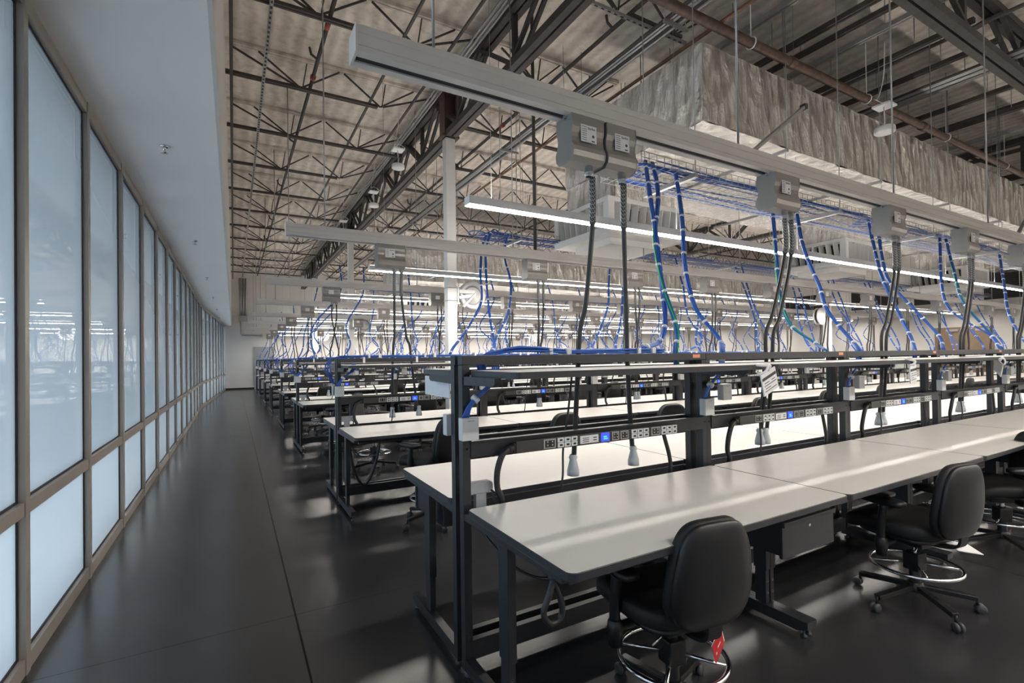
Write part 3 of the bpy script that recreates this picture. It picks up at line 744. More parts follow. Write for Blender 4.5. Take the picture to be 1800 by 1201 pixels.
for r, sp in enumerate(SP):
    for near in (True, False):
        for k in range(NM[r]):
            lab = bench_label(r, k, near)
            loc = (X0 + L * k, sp, 0) if near else (X0 + L * (k + 1), sp, 0)
            rz = 0 if near else PI
            det = r < 3
            if det and not usedD: o = protoD; usedD = True
            elif not det and not usedF: o = protoF; usedF = True
            else: o = dup(protoD if det else protoF, lab, loc, rz); continue
            o['label'] = lab; o.location = loc; o.rotation_euler = (0, 0, rz)

# drawers under some benches
def drawer(label):
    t = thing('drawer_unit', label, 'drawer', group='under-bench drawers')
    part('drawer_case', MB().box(0, 0.44, 0.02, 0.5, 0.0, 0.19).box(0.0, 0.44, 0.02, 0.5, 0.205, 0.215), 'black', t, 0.003)
    f = part('drawer_front', MB().box(-0.008, 0.448, 0.0, 0.02, -0.01, 0.17).box(-0.008, 0.448, -0.012, 0.0, 0.145, 0.17), 'black', t, 0.003)
    part('lock', MB().lathe([(0.008, -0.004), (0.001, -0.005)], (0.22, 0, 0.12), 10, axis='y'), 'chrome', f)
    return t
pd = drawer('black steel drawer under the first bench of the first row, by the second chair'); pd.location = (2.31, 1.45, 0.605); freeze(pd)
dup(pd, 'black steel drawer under the aisle end of the first row, far side', (1.50, 3.24, 0.605), PI)
for i, (r, k) in enumerate(((0, 2), (0, 4), (1, 1), (1, 4), (2, 1))):
    dup(pd, 'black steel drawer under the %s bench from the aisle, near side of the %s row' % (ORD[k], ROWN[r]), (X0 + L * k + 1.30, SP[r] - 0.91, 0.605))
for i, (r, k) in enumerate(((1, 0), (2, 0))):
    dup(pd, 'black steel drawer under the aisle end of the %s row, far side' % ROWN[r], (1.50, SP[r] + 0.88, 0.605), PI)

# ------------------------------------------------------------------ power strips on the near side rails
def pdu_parts(t, detail):
    c = MB().box(0.274, 1.453, -0.135, -0.10, 1.100, 1.160)
    y = -0.1355
    MATS = ['pdu', 'outlet', 'outframe', 'whiteplastic', 'screen', 'digit', 'paper', 'ink']
    P = []
    def outlet(u0, u1, nm='outlet'):
        m = MB().box(u0, u1, y - 0.003, y, 1.106, 1.155, 2)
        m.box(u0 + 0.008, u1 - 0.008, y - 0.005, y - 0.003, 1.112, 1.149, 1)
        for i in (0.3, 0.7):
            for z in (1.12, 1.138): m.box(u0 + (u1 - u0) * i - 0.004, u0 + (u1 - u0) * i + 0.004, y - 0.006, y - 0.005, z, z + 0.008, 2)
        P.append((nm, m))
    def block(u0, u1, cols):
        m = MB()
        for i in range(cols):
            a = u0 + (u1 - u0) * i / cols; c2 = u0 + (u1 - u0) * (i + 0.86) / cols
            for z in (1.105, 1.132):
                m.box(a, c2, y - 0.006, y, z, z + 0.024, 3)
                m.box(a + 0.012, c2 - 0.010, y - 0.008, y - 0.006, z + 0.007, z + 0.017, 1)
                m.box(c2, c2 + 0.003, y - 0.005, y, z + 0.016, z + 0.019, 5)
        P.append(('socket_block', m))
    outlet(0.441, 0.518); block(0.53, 0.667, 3)
    m = MB().box(0.684, 0.813, y - 0.002, y, 1.108, 1.152, 6)
    for z in (1.116, 1.126, 1.136): m.box(0.70, 0.745, y - 0.0025, y - 0.002, z, z + 0.004, 7)
    for z in (1.120, 1.134): m.box(0.775, 0.80, y - 0.0025, y - 0.002, z, z + 0.006, 7)
    P.append(('rating_label', m))
    m = MB().box(0.832, 0.893, y - 0.004, y, 1.106, 1.156, 4)
    m.box(0.848, 0.878, y - 0.006, y - 0.004, 1.119, 1.126, 5); m.box(0.848, 0.872, y - 0.006, y - 0.004, 1.131, 1.138, 5)
    P.append(('display_screen', m))
    outlet(0.914, 0.966, 'port_pair'); outlet(0.978, 1.04); block(1.063, 1.207, 3); outlet(1.226, 1.30); block(1.31, 1.45, 3)
    if detail:
        part('strip_case', c, 'pdu', t, 0.002)
        for nm, m in P: part(nm, m, MATS, t)
        part('cord_socket', MB().box(0.262, 0.276, -0.13, -0.105, 1.108, 1.152).tube([(0.264, -0.118, 1.13), (0.235, -0.118, 1.125)], 0.019, 8), 'outlet', t)
    else:
        for nm, mb in P:
            o = len(c.v); c.v += mb.v; c.f += [[i + o for i in f] for f in mb.f]; c.m += mb.m; c.s += mb.s
        link('strip_case', c.mesh('strip_case', MATS), t)
tD = thing('power_strip', 'x', 'power strip', group='outlet strips on the bench rails'); pdu_parts(tD, True); freeze(tD)
tF = thing('power_strip', 'x', 'power strip', group='outlet strips on the bench rails'); pdu_parts(tF, False); freeze(tF)
first = {True: True, False: True}
for r, sp in enumerate(SP):
    for k in range(NM[r]):
        det = r < 2
        lab = 'grey-black power strip with blue screen, %s bench from the aisle, %s row' % (ORD[k], ROWN[r])
        loc = (X0 + L * k, sp, 0); src = tD if det else tF
        if first[det]:
            src['label'] = lab; src.location = loc; first[det] = False
        else: dup(src, lab, loc)

# thick feed cord of each strip, dropping behind the worktop, plus one at its other end
def cord_mesh(path, r, n=8): return MB().tube(spline(path, 6), r, n).mesh('feed_cable', ['cord'])
cA = cord_mesh([(0.245, -0.118, 1.128), (0.20, -0.12, 1.10), (0.172, -0.115, 1.02), (0.178, -0.10, 0.93), (0.205, -0.095, 0.87), (0.22, -0.06, 0.80)], 0.0165)
cB = cord_mesh([(1.36, -0.10, 1.12), (1.39, -0.095, 1.05), (1.425, -0.09, 0.96), (1.435, -0.09, 0.88), (1.44, -0.06, 0.80)], 0.013)
cT = cord_mesh([(0.72, -0.02, 1.50), (0.68, -0.03, 1.28), (0.635, -0.04, 1.08), (0.615, -0.06, 0.93), (0.59, -0.06, 0.80)], 0.0065, 6)
for r, sp in enumerate(SP[:5]):
    for k in range(NM[r]):
        if r > 2 and k > 7: break
        w = '%s bench from the aisle, %s row' % (ORD[k], ROWN[r])
        tag(link('feed_cable', cA, None, (X0 + L * k, sp, 0)), 'thick black cord curving from the power strip, ' + w, 'power cord', 'cords of the power strips')
        if r < 3:
            tag(link('feed_cable', cB, None, (X0 + L * k, sp, 0)), 'black cord under the strip outlets, ' + w, 'power cord', 'second cords of the power strips')
            tag(link('thin_cable', cT, None, (X0 + L * k, sp, 0)), 'thin black cord hanging behind the worktop, ' + w, 'power cord', 'thin cords behind the worktops')

# white data boxes on the uprights, with short blue leads from above
def data_box(t, z=1.19, leads=True):
    m = MB().box(-0.025, 0.065, -0.13, -0.079, z, z + 0.112)
    part('box_cover', m, 'whiteplastic', t, 0.004)
    part('logo_mark', MB().box(0.005, 0.04, -0.1312, -0.1302, z + 0.094, z + 0.099), 'outframe', t)
    if leads:
        m = MB()
        for j in range(4):
            a = -0.012 + 0.010 * j
            m.tube(spline([(0.16 + 0.012 * j, -0.10, 1.55), (0.15 + 0.010 * j, -0.105, 1.48), (0.085 + 0.006 * j, -0.105, 1.42), (0.02 + 0.006 * j, -0.105, 1.36), (a, -0.105, z + 0.112)], 5), 0.0055, 6)
        ld = part('data_lead', m, 'blue', t)
        part('lead_tie', MB().tube([(0.050, -0.105, 1.384), (0.066, -0.105, 1.40)], 0.024, 8), 'tie', ld)
e = thing('data_box', 'x', 'data box', group='white data boxes on the bench posts'); data_box(e); freeze(e)
e2 = thing('data_box', 'x', 'data box', group='white data boxes on the bench posts'); data_box(e2, 1.19, False); freeze(e2)
fst = True; fst2 = True
for r, sp in enumerate(SP):
    for k in range(NM[r]):
        lab = 'white data box on the near bench post, %s bench from the aisle, %s row' % (ORD[k], ROWN[r])
        loc = (X0 + L * k - (0.0 if k == 0 else 0.05), sp, 0)
        if r > 4 and k > 5: break
        if fst: e['label'] = lab; e.location = loc; fst = False
        else: dup(e, lab, loc)
        if r > 2: continue
        lab = 'plain white data box on the far bench post, %s bench from the aisle, %s row' % (ORD[k], ROWN[r])
        loc = (X0 + L * k + (0.04 if k == 0 else 0.22), sp + (0 if k == 0 else 0.06), 0) if k else (X0 + 0.04, sp, 0)
        if k == 0:
            loc = (X0 + 0.04, sp, 0); rz = PI
        else:
            loc = (X0 + L * k + 0.16, sp + 0.02, 0.09); rz = 0
        if fst2: e2['label'] = lab; e2.location = loc; e2.rotation_euler = (0, 0, rz); fst2 = False
        else: dup(e2, lab, loc, rz)

# clamp-on cable bracket at the aisle end of each row
e = thing('cable_clamp', 'light grey clamp bracket at the aisle end of the first row', 'clamp', (X0, SP[0], 0), group='grey clamp brackets at row ends')
m = MB(); m.prism(rounded(0.03, 0.17, 0.905, 0.962, (0.02, 0.02, 0.02, 0.02), 4), 'y', -0.07, -0.02)
m.prism([(0.075, 0.79), (0.135, 0.79), (0.135, 0.92), (0.075, 0.92)], 'y', -0.062, -0.028)
part('clamp_body', m, 'clamp', e, 0.004)
part('clamp_cord', MB().tube(spline([(0.15, -0.06, 0.92), (0.17, -0.075, 0.90), (0.165, -0.08, 0.86), (0.185, -0.075, 0.81)]), 0.006, 6), 'cord', e)
freeze(e)
for r in range(1, 6): dup(e, 'light grey clamp bracket at the aisle end of the %s row' % ROWN[r], (X0, SP[r], 0))

# small orange stickers on the header beams
st = MB().box(0, 0.07, -0.0795, -0.0783, 1.578, 1.600).mesh('sticker', ['orange'])
for r in (0, 1):
    for k in range(NM[r] - 1):
        tag(link('sticker', st, None, (X0 + L * (k + 1) - 0.13, SP[r], 0)), 'small orange sticker on the header beam, %s bench junction, %s row' % (ORD[k], ROWN[r]), 'sticker', 'orange stickers on the header beams')

# manual pouches tied to the shelf fronts
def tag_card(label, loc, tilt, rz):
    t = thing('hang_tag', label, 'hang tag', loc, group='printed tags hung on the shelves')
    m = MB().box(-0.085, 0.085, -0.004, 0.004, -0.16, -0.03)
    c = part('card', m, 'paper', t)
    k = MB().box(-0.08, 0.08, -0.0052, -0.0042, -0.072, -0.054)
    for z, a, b_ in ((-0.092, -0.06, -0.01), (-0.092, 0.02, 0.06), (-0.108, -0.07, 0.07), (-0.125, -0.06, 0.0), (-0.140, -0.07, 0.07)):
        k.box(a, b_, -0.0052, -0.0042, z, z + 0.004)
    part('print', k, 'ink', c)
    m = MB().tube(spline([(-0.07, 0.03, 0.03), (-0.03, -0.01, 0.012), (0.01, -0.015, 0.0), (0.0, -0.005, -0.03)]), 0.008, 6)
    m.tube(spline([(-0.10, 0.0, -0.02), (-0.06, -0.02, -0.012), (-0.02, -0.02, 0.004)]), 0.007, 6)
    part('ribbon', m, 'paper', t)
    t.rotation_euler = (0, tilt, rz)
    return t
tag_card('white printed tag tied to the second shelf of the first row', (2.72, 1.79, 1.525), -0.30, 0.1)
tag_card('white printed tag tied to the third shelf of the first row', (4.56, 1.79, 1.52), -0.06, 0.15)
tag_card('white printed tag twisted sideways on the fourth shelf of the first row', (6.36, 1.79, 1.525), -0.45, 0.6)
sh = MB().box(1.04, 1.046, 2.58, 2.98, 1.375, 1.49)
solid('paper_sheet', sh, 'paper', 'pale sheet hanging under the aisle end of the first row far shelf', 'paper')

# loops of spare cord under the benches
def loop(name, pts_, r, label, loc=(0, 0, 0)):
    t = thing(name, label, 'cable loop', loc)
    part('cord', MB().tube(spline(pts_, 8), r, 8), 'cord', t)
    return t
loop('cord_loop', [(1.02, 1.52, 0.80), (0.98, 1.50, 0.74), (0.955, 1.50, 0.68), (0.985, 1.50, 0.635), (1.03, 1.50, 0.65), (1.03, 1.50, 0.71), (1.0, 1.52, 0.80)], 0.012, 'drop-shaped black cord loop under the nearest corner of the first row')
loop('cord_loop', [(1.02, 2.20, 0.80), (1.05, 2.10, 0.72), (1.12, 1.95, 0.63), (1.22, 1.82, 0.62), (1.32, 1.72, 0.70), (1.38, 1.66, 0.80)], 0.006, 'thin black cord sagging under the end of the first row')
loop('cord_loop', [(2.93, 1.95, 0.80), (2.90, 1.93, 0.72), (2.92, 1.92, 0.66), (2.97, 1.92, 0.68), (2.97, 1.94, 0.80)], 0.012, 'black cord loop under the second bench of the first row')
loop('cord_loop', [(1.02, 5.30, 0.80), (1.05, 5.30, 0.55), (1.10, 5.30, 0.38), (1.17, 5.30, 0.285), (1.24, 5.30, 0.36), (1.31, 5.30, 0.56), (1.36, 5.30, 0.80)], 0.0145, 'long black cord loop hanging under the end of the second row')
loop('cord_loop', [(1.04, 5.45, 0.80), (1.10, 5.45, 0.64), (1.20, 5.45, 0.55), (1.32, 5.45, 0.60), (1.42, 5.45, 0.80)], 0.006, 'thin black cord sagging behind the long loop of the second row')

# ------------------------------------------------------------------ drafting chairs
def chair(h, label):
    """h raises the seat assembly; front of the chair faces +Y, origin on the floor under the column"""
    t = thing('drafting_chair', label, 'chair', group='black drafting chairs')
    S = 0.50 + h
    # seat: rounded, waterfall front edge
    def ws(q):
        q = q.copy()
        f = (q.y + 0.24) / 0.48
        q.x *= 0.90 + 0.10 * math.sin(PI * min(1, max(0, f)))
        q.z += 0.012 * abs(q.x / 0.24) ** 2 - (0.035 * max(0, f - 0.75) / 0.25 if f > 0.75 else 0)
        return q
    st = part('seat', MB().pad(0, 0.07, S + 0.005, 0.27, 0.27, 0.06, 0.50, 0.55, warp=ws, nu=36, nv=14), 'fabric', t)
    part('seat_pan', MB().pad(0, 0.04, S - 0.045, 0.215, 0.215, 0.022, 0.5, 0.5, nu=28, nv=8), 'shell', st)
    # backrest: cushion towards +Y, thin moulded shell over its rear, widest at the waist
    def prof(t):
        return 1 - 0.27 * ((t - 0.35) / 0.65) ** 1.5 if t > 0.35 else 1 - 0.16 * ((0.35 - t) / 0.35) ** 2
    bc = (0, -0.225, S + 0.215)
    def rot_pad(mb, off, sx, sy, sz):
        # superellipse outline in XZ, thin in Y, then waist profile, side wrap and lumbar curve
        def fn(u, v):
            a = 2 * PI * u; p = -PI / 2 + PI * v
            sg = lambda c, e: math.copysign(abs(c) ** e, c)
            x = sx * sg(math.cos(p), 0.36) * sg(math.cos(a), 0.44); z = sz * sg(math.cos(p), 0.36) * sg(math.sin(a), 0.50)
            x *= prof((z / 0.225 + 1) / 2)
            y = off + sy * sg(math.sin(p), 0.75) + 0.65 * x * x - 0.025 * math.cos(1.3 * (z + 0.06) / 0.225) - 0.12 * (z + 0.225)
            return (bc[0] + x, bc[1] + y, bc[2] + z)
        mb.grid(fn, 44, 14, 0, True); return mb
    bk = part('backrest', rot_pad(MB(), 0.022, 0.212, 0.038, 0.225), 'fabric', t)
    part('back_shell', rot_pad(MB(), -0.012, 0.207, 0.022, 0.220), 'shell', bk)
    part('adjust_knob', MB().pad(0.135, -0.265, S + 0.13, 0.014, 0.016, 0.035), 'rubber', bk)
    m = MB(); pp = spline([(0, -0.235, S + 0.10), (0, -0.262, S + 0.02), (0, -0.245, S - 0.05), (0, -0.15, S - 0.078), (0, 0.02, S - 0.078)])
    for p, q in zip(pp, pp[1:]): m.bar(p, q, 0.07, 0.014, up=(0, 0.5, 1))
    part('back_bar', m, 'shell', t)
    for sx in (-1, 1):
        m = MB().tube(spline([(sx * 0.18, 0.02, S - 0.075), (sx * 0.27, 0.02, S - 0.075), (sx * 0.285, 0.02, S - 0.02), (sx * 0.285, 0.0, S + 0.17)]), 0.024, 8)
        m.lathe([(0.001, S - 0.15), (0.030, S - 0.15), (0.033, S - 0.10), (0.036, S - 0.09), (0.034, S - 0.05), (0.026, S - 0.04)], (sx * 0.285, 0.018, 0), 14)
        a = part('armrest', m, 'shell', t)
        part('arm_pad', MB().pad(sx * 0.275, 0.02, S + 0.185, 0.052, 0.135, 0.024, 0.6, 0.6, nu=24, nv=8), 'shell', a)
    m = MB().box(-0.10, 0.10, -0.10, 0.14, S - 0.11, S - 0.06)
    mc = part('tilt_mechanism', m, 'shell', t, 0.006)
    part('lever', MB().tube([(0.06, 0.04, S - 0.09), (0.24, 0.07, S - 0.10)], 0.006, 6), 'chrome', mc)
    part('lever', MB().tube([(-0.05, -0.05, S - 0.09), (-0.20, -0.12, S - 0.10)], 0.006, 6), 'chrome', mc)
    m = MB().lathe([(0.03, 0.10), (0.03, 0.28), (0.026, 0.285), (0.026, 0.34)], n=16)
    part('gas_column', m, 'shell', t)
    part('piston', MB().lathe([(0.016, 0.33), (0.016, S - 0.10)], n=14), 'chrome', t)
    rz_ = 0.25
    m = MB().tube([(0.235 * math.cos(a), 0.235 * math.sin(a), rz_) for a in [2 * PI * j / 48 for j in range(48)]], 0.011, 10, closed=True)
    fr = part('foot_ring', m, 'chrome', t)
    m = MB()
    for j in range(4):
        a = PI / 4 + PI / 2 * j
        m.tube([(0.03 * math.cos(a), 0.03 * math.sin(a), rz_ + 0.015), (0.232 * math.cos(a), 0.232 * math.sin(a), rz_)], 0.008, 8)
    part('ring_spoke_set', m, 'chrome', fr)
    m = MB().box(-0.045, 0.045, -0.045, 0.045, rz_ - 0.03, rz_ + 0.08)
    part('ring_collar', m, 'shell', fr, 0.006)
    m = MB().lathe([(0.001, 0.145), (0.04, 0.145), (0.05, 0.12), (0.05, 0.085), (0.001, 0.085)], n=18)
    for j in range(5):
        a = PI / 2 + 2 * PI * j / 5 + 0.2; c, s = math.cos(a), math.sin(a)
        m.bar((0.03 * c, 0.03 * s, 0.115), (0.31 * c, 0.31 * s, 0.085), 0.042, 0.030)
    part('star_base', m, 'shell', t, 0.005)
    for j in range(5):
        a = PI / 2 + 2 * PI * j / 5 + 0.2; c, s = math.cos(a), math.sin(a); x, y = 0.31 * c, 0.31 * s
        m = MB()
        for o in (-0.014, 0.014):
            ox, oy = x + 0.015 * c - s * o, y + 0.015 * s + c * o
            prof_ = [(0.001, -0.010), (0.022, -0.010), (0.027, -0.004), (0.027, 0.004), (0.022, 0.010), (0.001, 0.010)]
            vs = MB().lathe(prof_, (0, 0, 0), 16, axis='x')
            rot = Matrix.Rotation(a + PI / 2, 3, 'Z')
            m.add([tuple(rot @ Vector(p) + Vector((ox, oy, 0.027))) for p in vs.v], vs.f, 0, True)
        w = part('caster', m, 'rubber', t)
        part('caster_stem', MB().tube([(x, y, 0.035), (x, y, 0.09)], 0.008, 8), 'shell', w)
    return t
c1 = chair(0.0, 'black drafting chair with chrome foot ring and a red card under its seat'); c1.location = (1.70, 1.60, 0); c1.rotation_euler = (0, 0, -0.14)
freeze(c1)
c2 = dup(c1, 'black drafting chair with a white card under its seat, second along the first row', (3.73, 1.476, 0), -0.15)
dup(c1, 'black drafting chair third along the first row, seat under the bench', (5.36, 1.52, 0), 0.9)
dup(c1, 'black drafting chair fourth along the first row', (7.15, 1.45, 0), -0.3)
cards = thing('swing_card', 'red folded card dangling under the nearest drafting chair', 'card', (1.81, 1.44, 0.335), 0.5)
part('red_face', MB().box(-0.075, 0.075, -0.002, 0.0, -0.06, 0.07), 'red', cards)
part('white_back', MB().box(-0.070, 0.092, 0.001, 0.003, -0.055, 0.075), 'paper', cards)
part('print', MB().box(-0.05, -0.035, -0.003, -0.002, -0.02, -0.005).box(-0.015, 0.03, -0.003, -0.002, 0.0, 0.008), 'paper', cards)
cards.rotation_euler = (0, -0.42, 0.3); cards.scale = (0.72, 1, 0.72)
solid('swing_card', MB().box(-0.09, 0.09, -0.055, 0.055, -0.002, 0.002), 'paper', 'white card lying under the seat of the second drafting chair', 'card', loc=(3.86, 1.28, 0.395))
bpy.data.objects['swing_card.001'].rotation_euler = (0.25, 0.2, -0.4)
cH = chair(0.10, 'black high drafting chair at the aisle end of the second row, half turned'); cH.location = (1.70, 4.62, 0); cH.rotation_euler = (0, 0, 0.35); freeze(cH)
spots = [(1, 2.85, 4.30, .1), (1, 4.40, 4.28, -.2), (1, 5.85, 4.22, .15), (1, 7.7, 4.35, 0), (1, 9.5, 4.45, .2), (1, 11.4, 4.4, -.1), (1, 13.2, 4.45, .1),
         (2, 1.60, 8.72, .9), (2, 2.85, 8.45, .1), (2, 5.2, 8.45, -.3), (2, 7.1, 8.5, .2), (2, 9.0, 8.4, 0), (2, 10.9, 8.5, .3), (2, 12.6, 8.4, -.2), (2, 14.5, 8.45, 0), (2, 15.7, 8.4, .1),
         (3, 1.75, 12.0, .2), (3, 3.4, 11.9, -.1), (3, 5.3, 11.9, .3), (3, 7.3, 11.95, 0), (3, 9.1, 11.9, .2), (3, 11, 11.9, -.2), (3, 13, 11.9, .1),
         (4, 1.7, 16.0, .1), (4, 3.6, 15.9, .3), (4, 5.4, 15.95, -.2), (4, 7.2, 15.9, .1), (4, 9.0, 15.9, 0),
         (5, 1.8, 19.45, .2), (5, 3.5, 19.4, 0), (5, 5.5, 19.4, .1), (6, 1.8, 23.4, .1), (6, 3.6, 23.4, .2)]
cnt = {}
for r, x, y, a in spots:
    cnt[r] = cnt.get(r, 0) + 1
    nth = cnt[r] if r == 1 else cnt[r] - 1
    dup(cH, 'black high drafting chair, %s from the aisle, near side of the %s row' % (ORD[nth], ROWN[r]), (x, y, 0), a)
fars = [(1, 1.75, 7.25, PI + 1.0), (1, 3.8, 7.2, PI), (1, 5.7, 7.25, PI + .3), (1, 8.2, 7.2, PI), (2, 1.8, 11.2, PI + .2), (2, 4.0, 11.2, PI), (2, 6.2, 11.25, PI - .2)]
cnt = {}
for r, x, y, a in fars:
    dup(cH if r else c1, 'black drafting chair, %s from the aisle, far side of the %s row' % (ORD[cnt.get(r, 0)], ROWN[r]), (x, y, 0), a)
    cnt[r] = cnt.get(r, 0) + 1
# ------------------------------------------------------------------ busway tracks over the rows
TZ = [3.13, 3.065, 3.09, 3.07, 3.09, 3.09, 3.09, 3.09]
TX0 = 0.49; TX1 = 23.6
def track(r, label):
    y, zt = SP[r], TZ[r]; zb = zt - 0.125
    t = thing('busway_track', label, 'busway', (TX0, y, zb), group='aluminium busway tracks')
    ln = TX1 - TX0; w = 0.07
    P = [(-w, 0.0), (-0.022, 0.0), (-0.022, 0.012), (-w + 0.008, 0.012), (-w + 0.008, 0.03), (-0.03, 0.03), (-0.03, 0.06), (0.03, 0.06), (0.03, 0.03), (w - 0.008, 0.03), (w - 0.008, 0.012), (0.022, 0.012), (0.022, 0.0), (w, 0.0)]
    side = [(w, 0.022), (w - 0.004, 0.024), (w - 0.004, 0.030), (w, 0.032), (w, 0.070), (w - 0.003, 0.072), (w - 0.003, 0.086), (w, 0.088), (w, 0.125)]
    P = P + side + [(-a, b_) for a, b_ in side[::-1]]
    part('rail_housing', MB().prism(P, 'x', 0.012, ln), 'alu', t)
    part('slot_insert', MB().box(0.02, ln, -0.021, 0.021, 0.008, 0.05), 'aluslot', t)
    part('end_cap', MB().box(0, 0.012, -w - 0.003, w + 0.003, -0.003, 0.128), 'alu', t)
    sm = MB().box(-0.05, 0.05, -0.025, 0.025, 0.125, 0.14).tube([(0, 0, 0.13), (0, 0, DECK - zb)], 0.008, 6).mesh('hanger_rod', ['galv']); x = 0.40
    while x < ln: link('hanger_rod', sm, t, (x, 0, 0)); x += 2.4
    return t
for r in range(8):
    t = track(r, 'long aluminium busway track hung above the %s bench row' % ROWN[r])
    if r == 0:
        sm = MB().bar((0, 0, 0.13), (0.72, 0, 0.66), 0.04, 0.022).box(0.70, 0.74, -0.024, 0.024, 0.64, 0.68, 1).mesh('brace_strut', ['galv', 'aluslot'])
        for x in (2.95, 8.6): link('brace_strut', sm, t, (x, 0, 0))
t = thing('drop_pipe', 'dark vertical pipe dropping from the roof to the second track', 'pipe', (3.72, 5.93, 3.05))
part('pipe', MB().tube([(0, 0, 0), (0, 0, DECK - 3.05)], 0.024, 10), 'steel', t)
part('pipe_clamp', MB().box(-0.04, 0.04, -0.16, 0.03, 0.0, 0.04), 'galv', t)

# tap-off boxes plugged into the tracks, wavy front, printed plate
def text_mesh(s, size):
    cu = bpy.data.curves.new('lettering', 'FONT'); cu.body = s; cu.size = size; cu.extrude = 0.0004
    cu.space_character = 0.92
    o = bpy.data.objects.new('lettering', cu); COL.objects.link(o)
    dg = bpy.context.evaluated_depsgraph_get(); dg.update()
    me = bpy.data.meshes.new_from_object(o.evaluated_get(dg))
    bpy.data.objects.remove(o); me.name = 'lettering'; me.materials.clear(); me.materials.append(M['ink'])
    return me
TXT = text_mesh('Starline', 0.020)
def tap_box(name, wd, outs, detail):
    t = thing(name, 'x', 'tap-off box', group='tap-off boxes on the busway')
    H = 0.27
    prof = [(-0.075, 0.0), (-0.079, -0.05), (-0.078, -0.075), (-0.068, -0.105), (-0.066, -0.13), (-0.072, -0.165), (-0.086, -0.19), (-0.089, -0.215), (-0.082, -0.245), (-0.055, -H), (0.055, -H), (0.082, -0.245), (0.089, -0.215), (0.086, -0.19), (0.072, -0.165), (0.066, -0.13), (0.068, -0.105), (0.078, -0.075), (0.079, -0.05), (0.075, 0)]
    m = MB().prism(prof, 'x', 0, wd)
    m.prism([(a * 1.03, z * 1.012 + 0.0005) for a, z in prof], 'x', -0.006, 0.0)
    m.prism([(a * 1.03, z * 1.012 + 0.0005) for a, z in prof], 'x', wd, wd + 0.006)
    part('tap_housing', m, 'tap', t)
    if detail:
        pl = part('rating_plate', MB().box(wd * 0.25, wd * 0.25 + 0.115, -0.0800, -0.0788, -0.155, -0.055), 'paper', t)
        x0 = wd * 0.25
        w = link('lettering', TXT, pl); w.location = (x0 + 0.050, -0.0803, -0.078); w.rotation_euler = (PI / 2, 0, 0)
        k = MB()
        for z in (-0.068, -0.082, -0.094, -0.106, -0.118, -0.132, -0.145): k.box(x0 + 0.008, x0 + 0.042, -0.0805, -0.0801, z, z + 0.003)
        k.lathe([(0.001, -0.0805), (0.009, -0.0805), (0.009, -0.0801)], (x0 + 0.09, 0, -0.115), 12, axis='y')
        k.box(x0 + 0.078, x0 + 0.10, -0.0805, -0.0801, -0.147, -0.14)
        part('plate_print', k, 'ink', pl)
        part('latch', MB().box(-0.02, 0.03, -0.02, -0.005, -0.02, 0.002).tube([(-0.02, -0.03, -0.012), (0.03, -0.012, 0.0)], 0.005, 6), 'galv', t)
    else:
        part('rating_plate', MB().box(wd * 0.32, wd * 0.32 + 0.09, -0.0795, -0.0700, -0.135, -0.06), 'paper', t)
    cm = MB().lathe([(0.024, -H), (0.024, -H - 0.03), (0.028, -H - 0.032), (0.028, -H - 0.045), (0.020, -H - 0.048), (0.020, -H - 0.06)], (0, -0.02, 0), 10).mesh('cord_connector', ['galv'])
    for o in outs: link('cord_connector', cm, t, (o, 0, 0))
    return t
def power_cord(name, label, path, detail, group, plug_dir=(0, 0, -1)):
    t = thing(name, label, 'power cord', tuple(path[0]), group=group)
    p0 = Vector(path[0]); pp = [Vector(p) - p0 for p in spline(path, 7)]
    part('cord', MB().tube(pp, 0.0148, 8 if detail else 5), 'cord', t)
    tot = 0; g = [pp[0]]
    for a, b_ in zip(pp, pp[1:]):
        tot += (b_ - a).length; g.append(b_)
        if tot > 0.27: break
    if detail: part('wire_grip', MB().tube(g, 0.0195, 12), 'grip', t)
    e_ = pp[-1]
    m = MB().lathe([(0.018, 0.10), (0.026, 0.085), (0.020, 0.07), (0.036, 0.01), (0.036, -0.02), (0.001, -0.02)], tuple(e_), 12 if detail else 6)
    part('plug', m, 'plug', t)
    return t
S1 = tap_box('tap_box', 0.222, (0.155,), True); freeze(S1)
S2 = tap_box('tap_box', 0.31, (0.20, 0.285), True); freeze(S2)
S3 = tap_box('tap_box', 0.30, (0.16, 0.24), False); freeze(S3)
used = {}
def place(src, lab, loc):
    if src.name not in used: used[src.name] = 1; src['label'] = lab; src.location = loc
    else: dup(src, lab, loc)
GC = 'black power cords from the busway'
zb = TZ[0] - 0.125
place(S1, 'grey tap-off box at the aisle end of the first track, with a gap beside it', (1.700, SP[0], zb))
place(S1, 'grey tap-off box second along the first track, beside the dangling blue cables', (1.958, SP[0], zb))
def cord_path(x0, x1, y, z0, y1=None, z1=0.86, bow=0.0):
    y1 = y if y1 is None else y1
    return [(x0, y - 0.02, z0), (x0 - 0.004, y - 0.02, z0 - 0.28), (x0 + (x1 - x0) * 0.30 + bow, y - 0.01, z0 - 0.75), (x0 + (x1 - x0) * 0.52 + bow, y, 1.75), (x0 + (x1 - x0) * 0.66, y, 1.45), (x0 + (x1 - x0) * 0.86, (y + y1) / 2, 1.12), (x1, y1, z1 + 0.07)]
z0 = zb - 0.33
power_cord('power_cable', 'thick black power cord slanting down from the first tap-off box of the first row', cord_path(1.882, 1.70, 2.36, z0, 2.33), True, GC)
power_cord('power_cable', 'thick black power cord hanging straight from the second tap-off box of the first row', cord_path(2.13, 2.175, 2.36, z0, 2.34), True, GC)
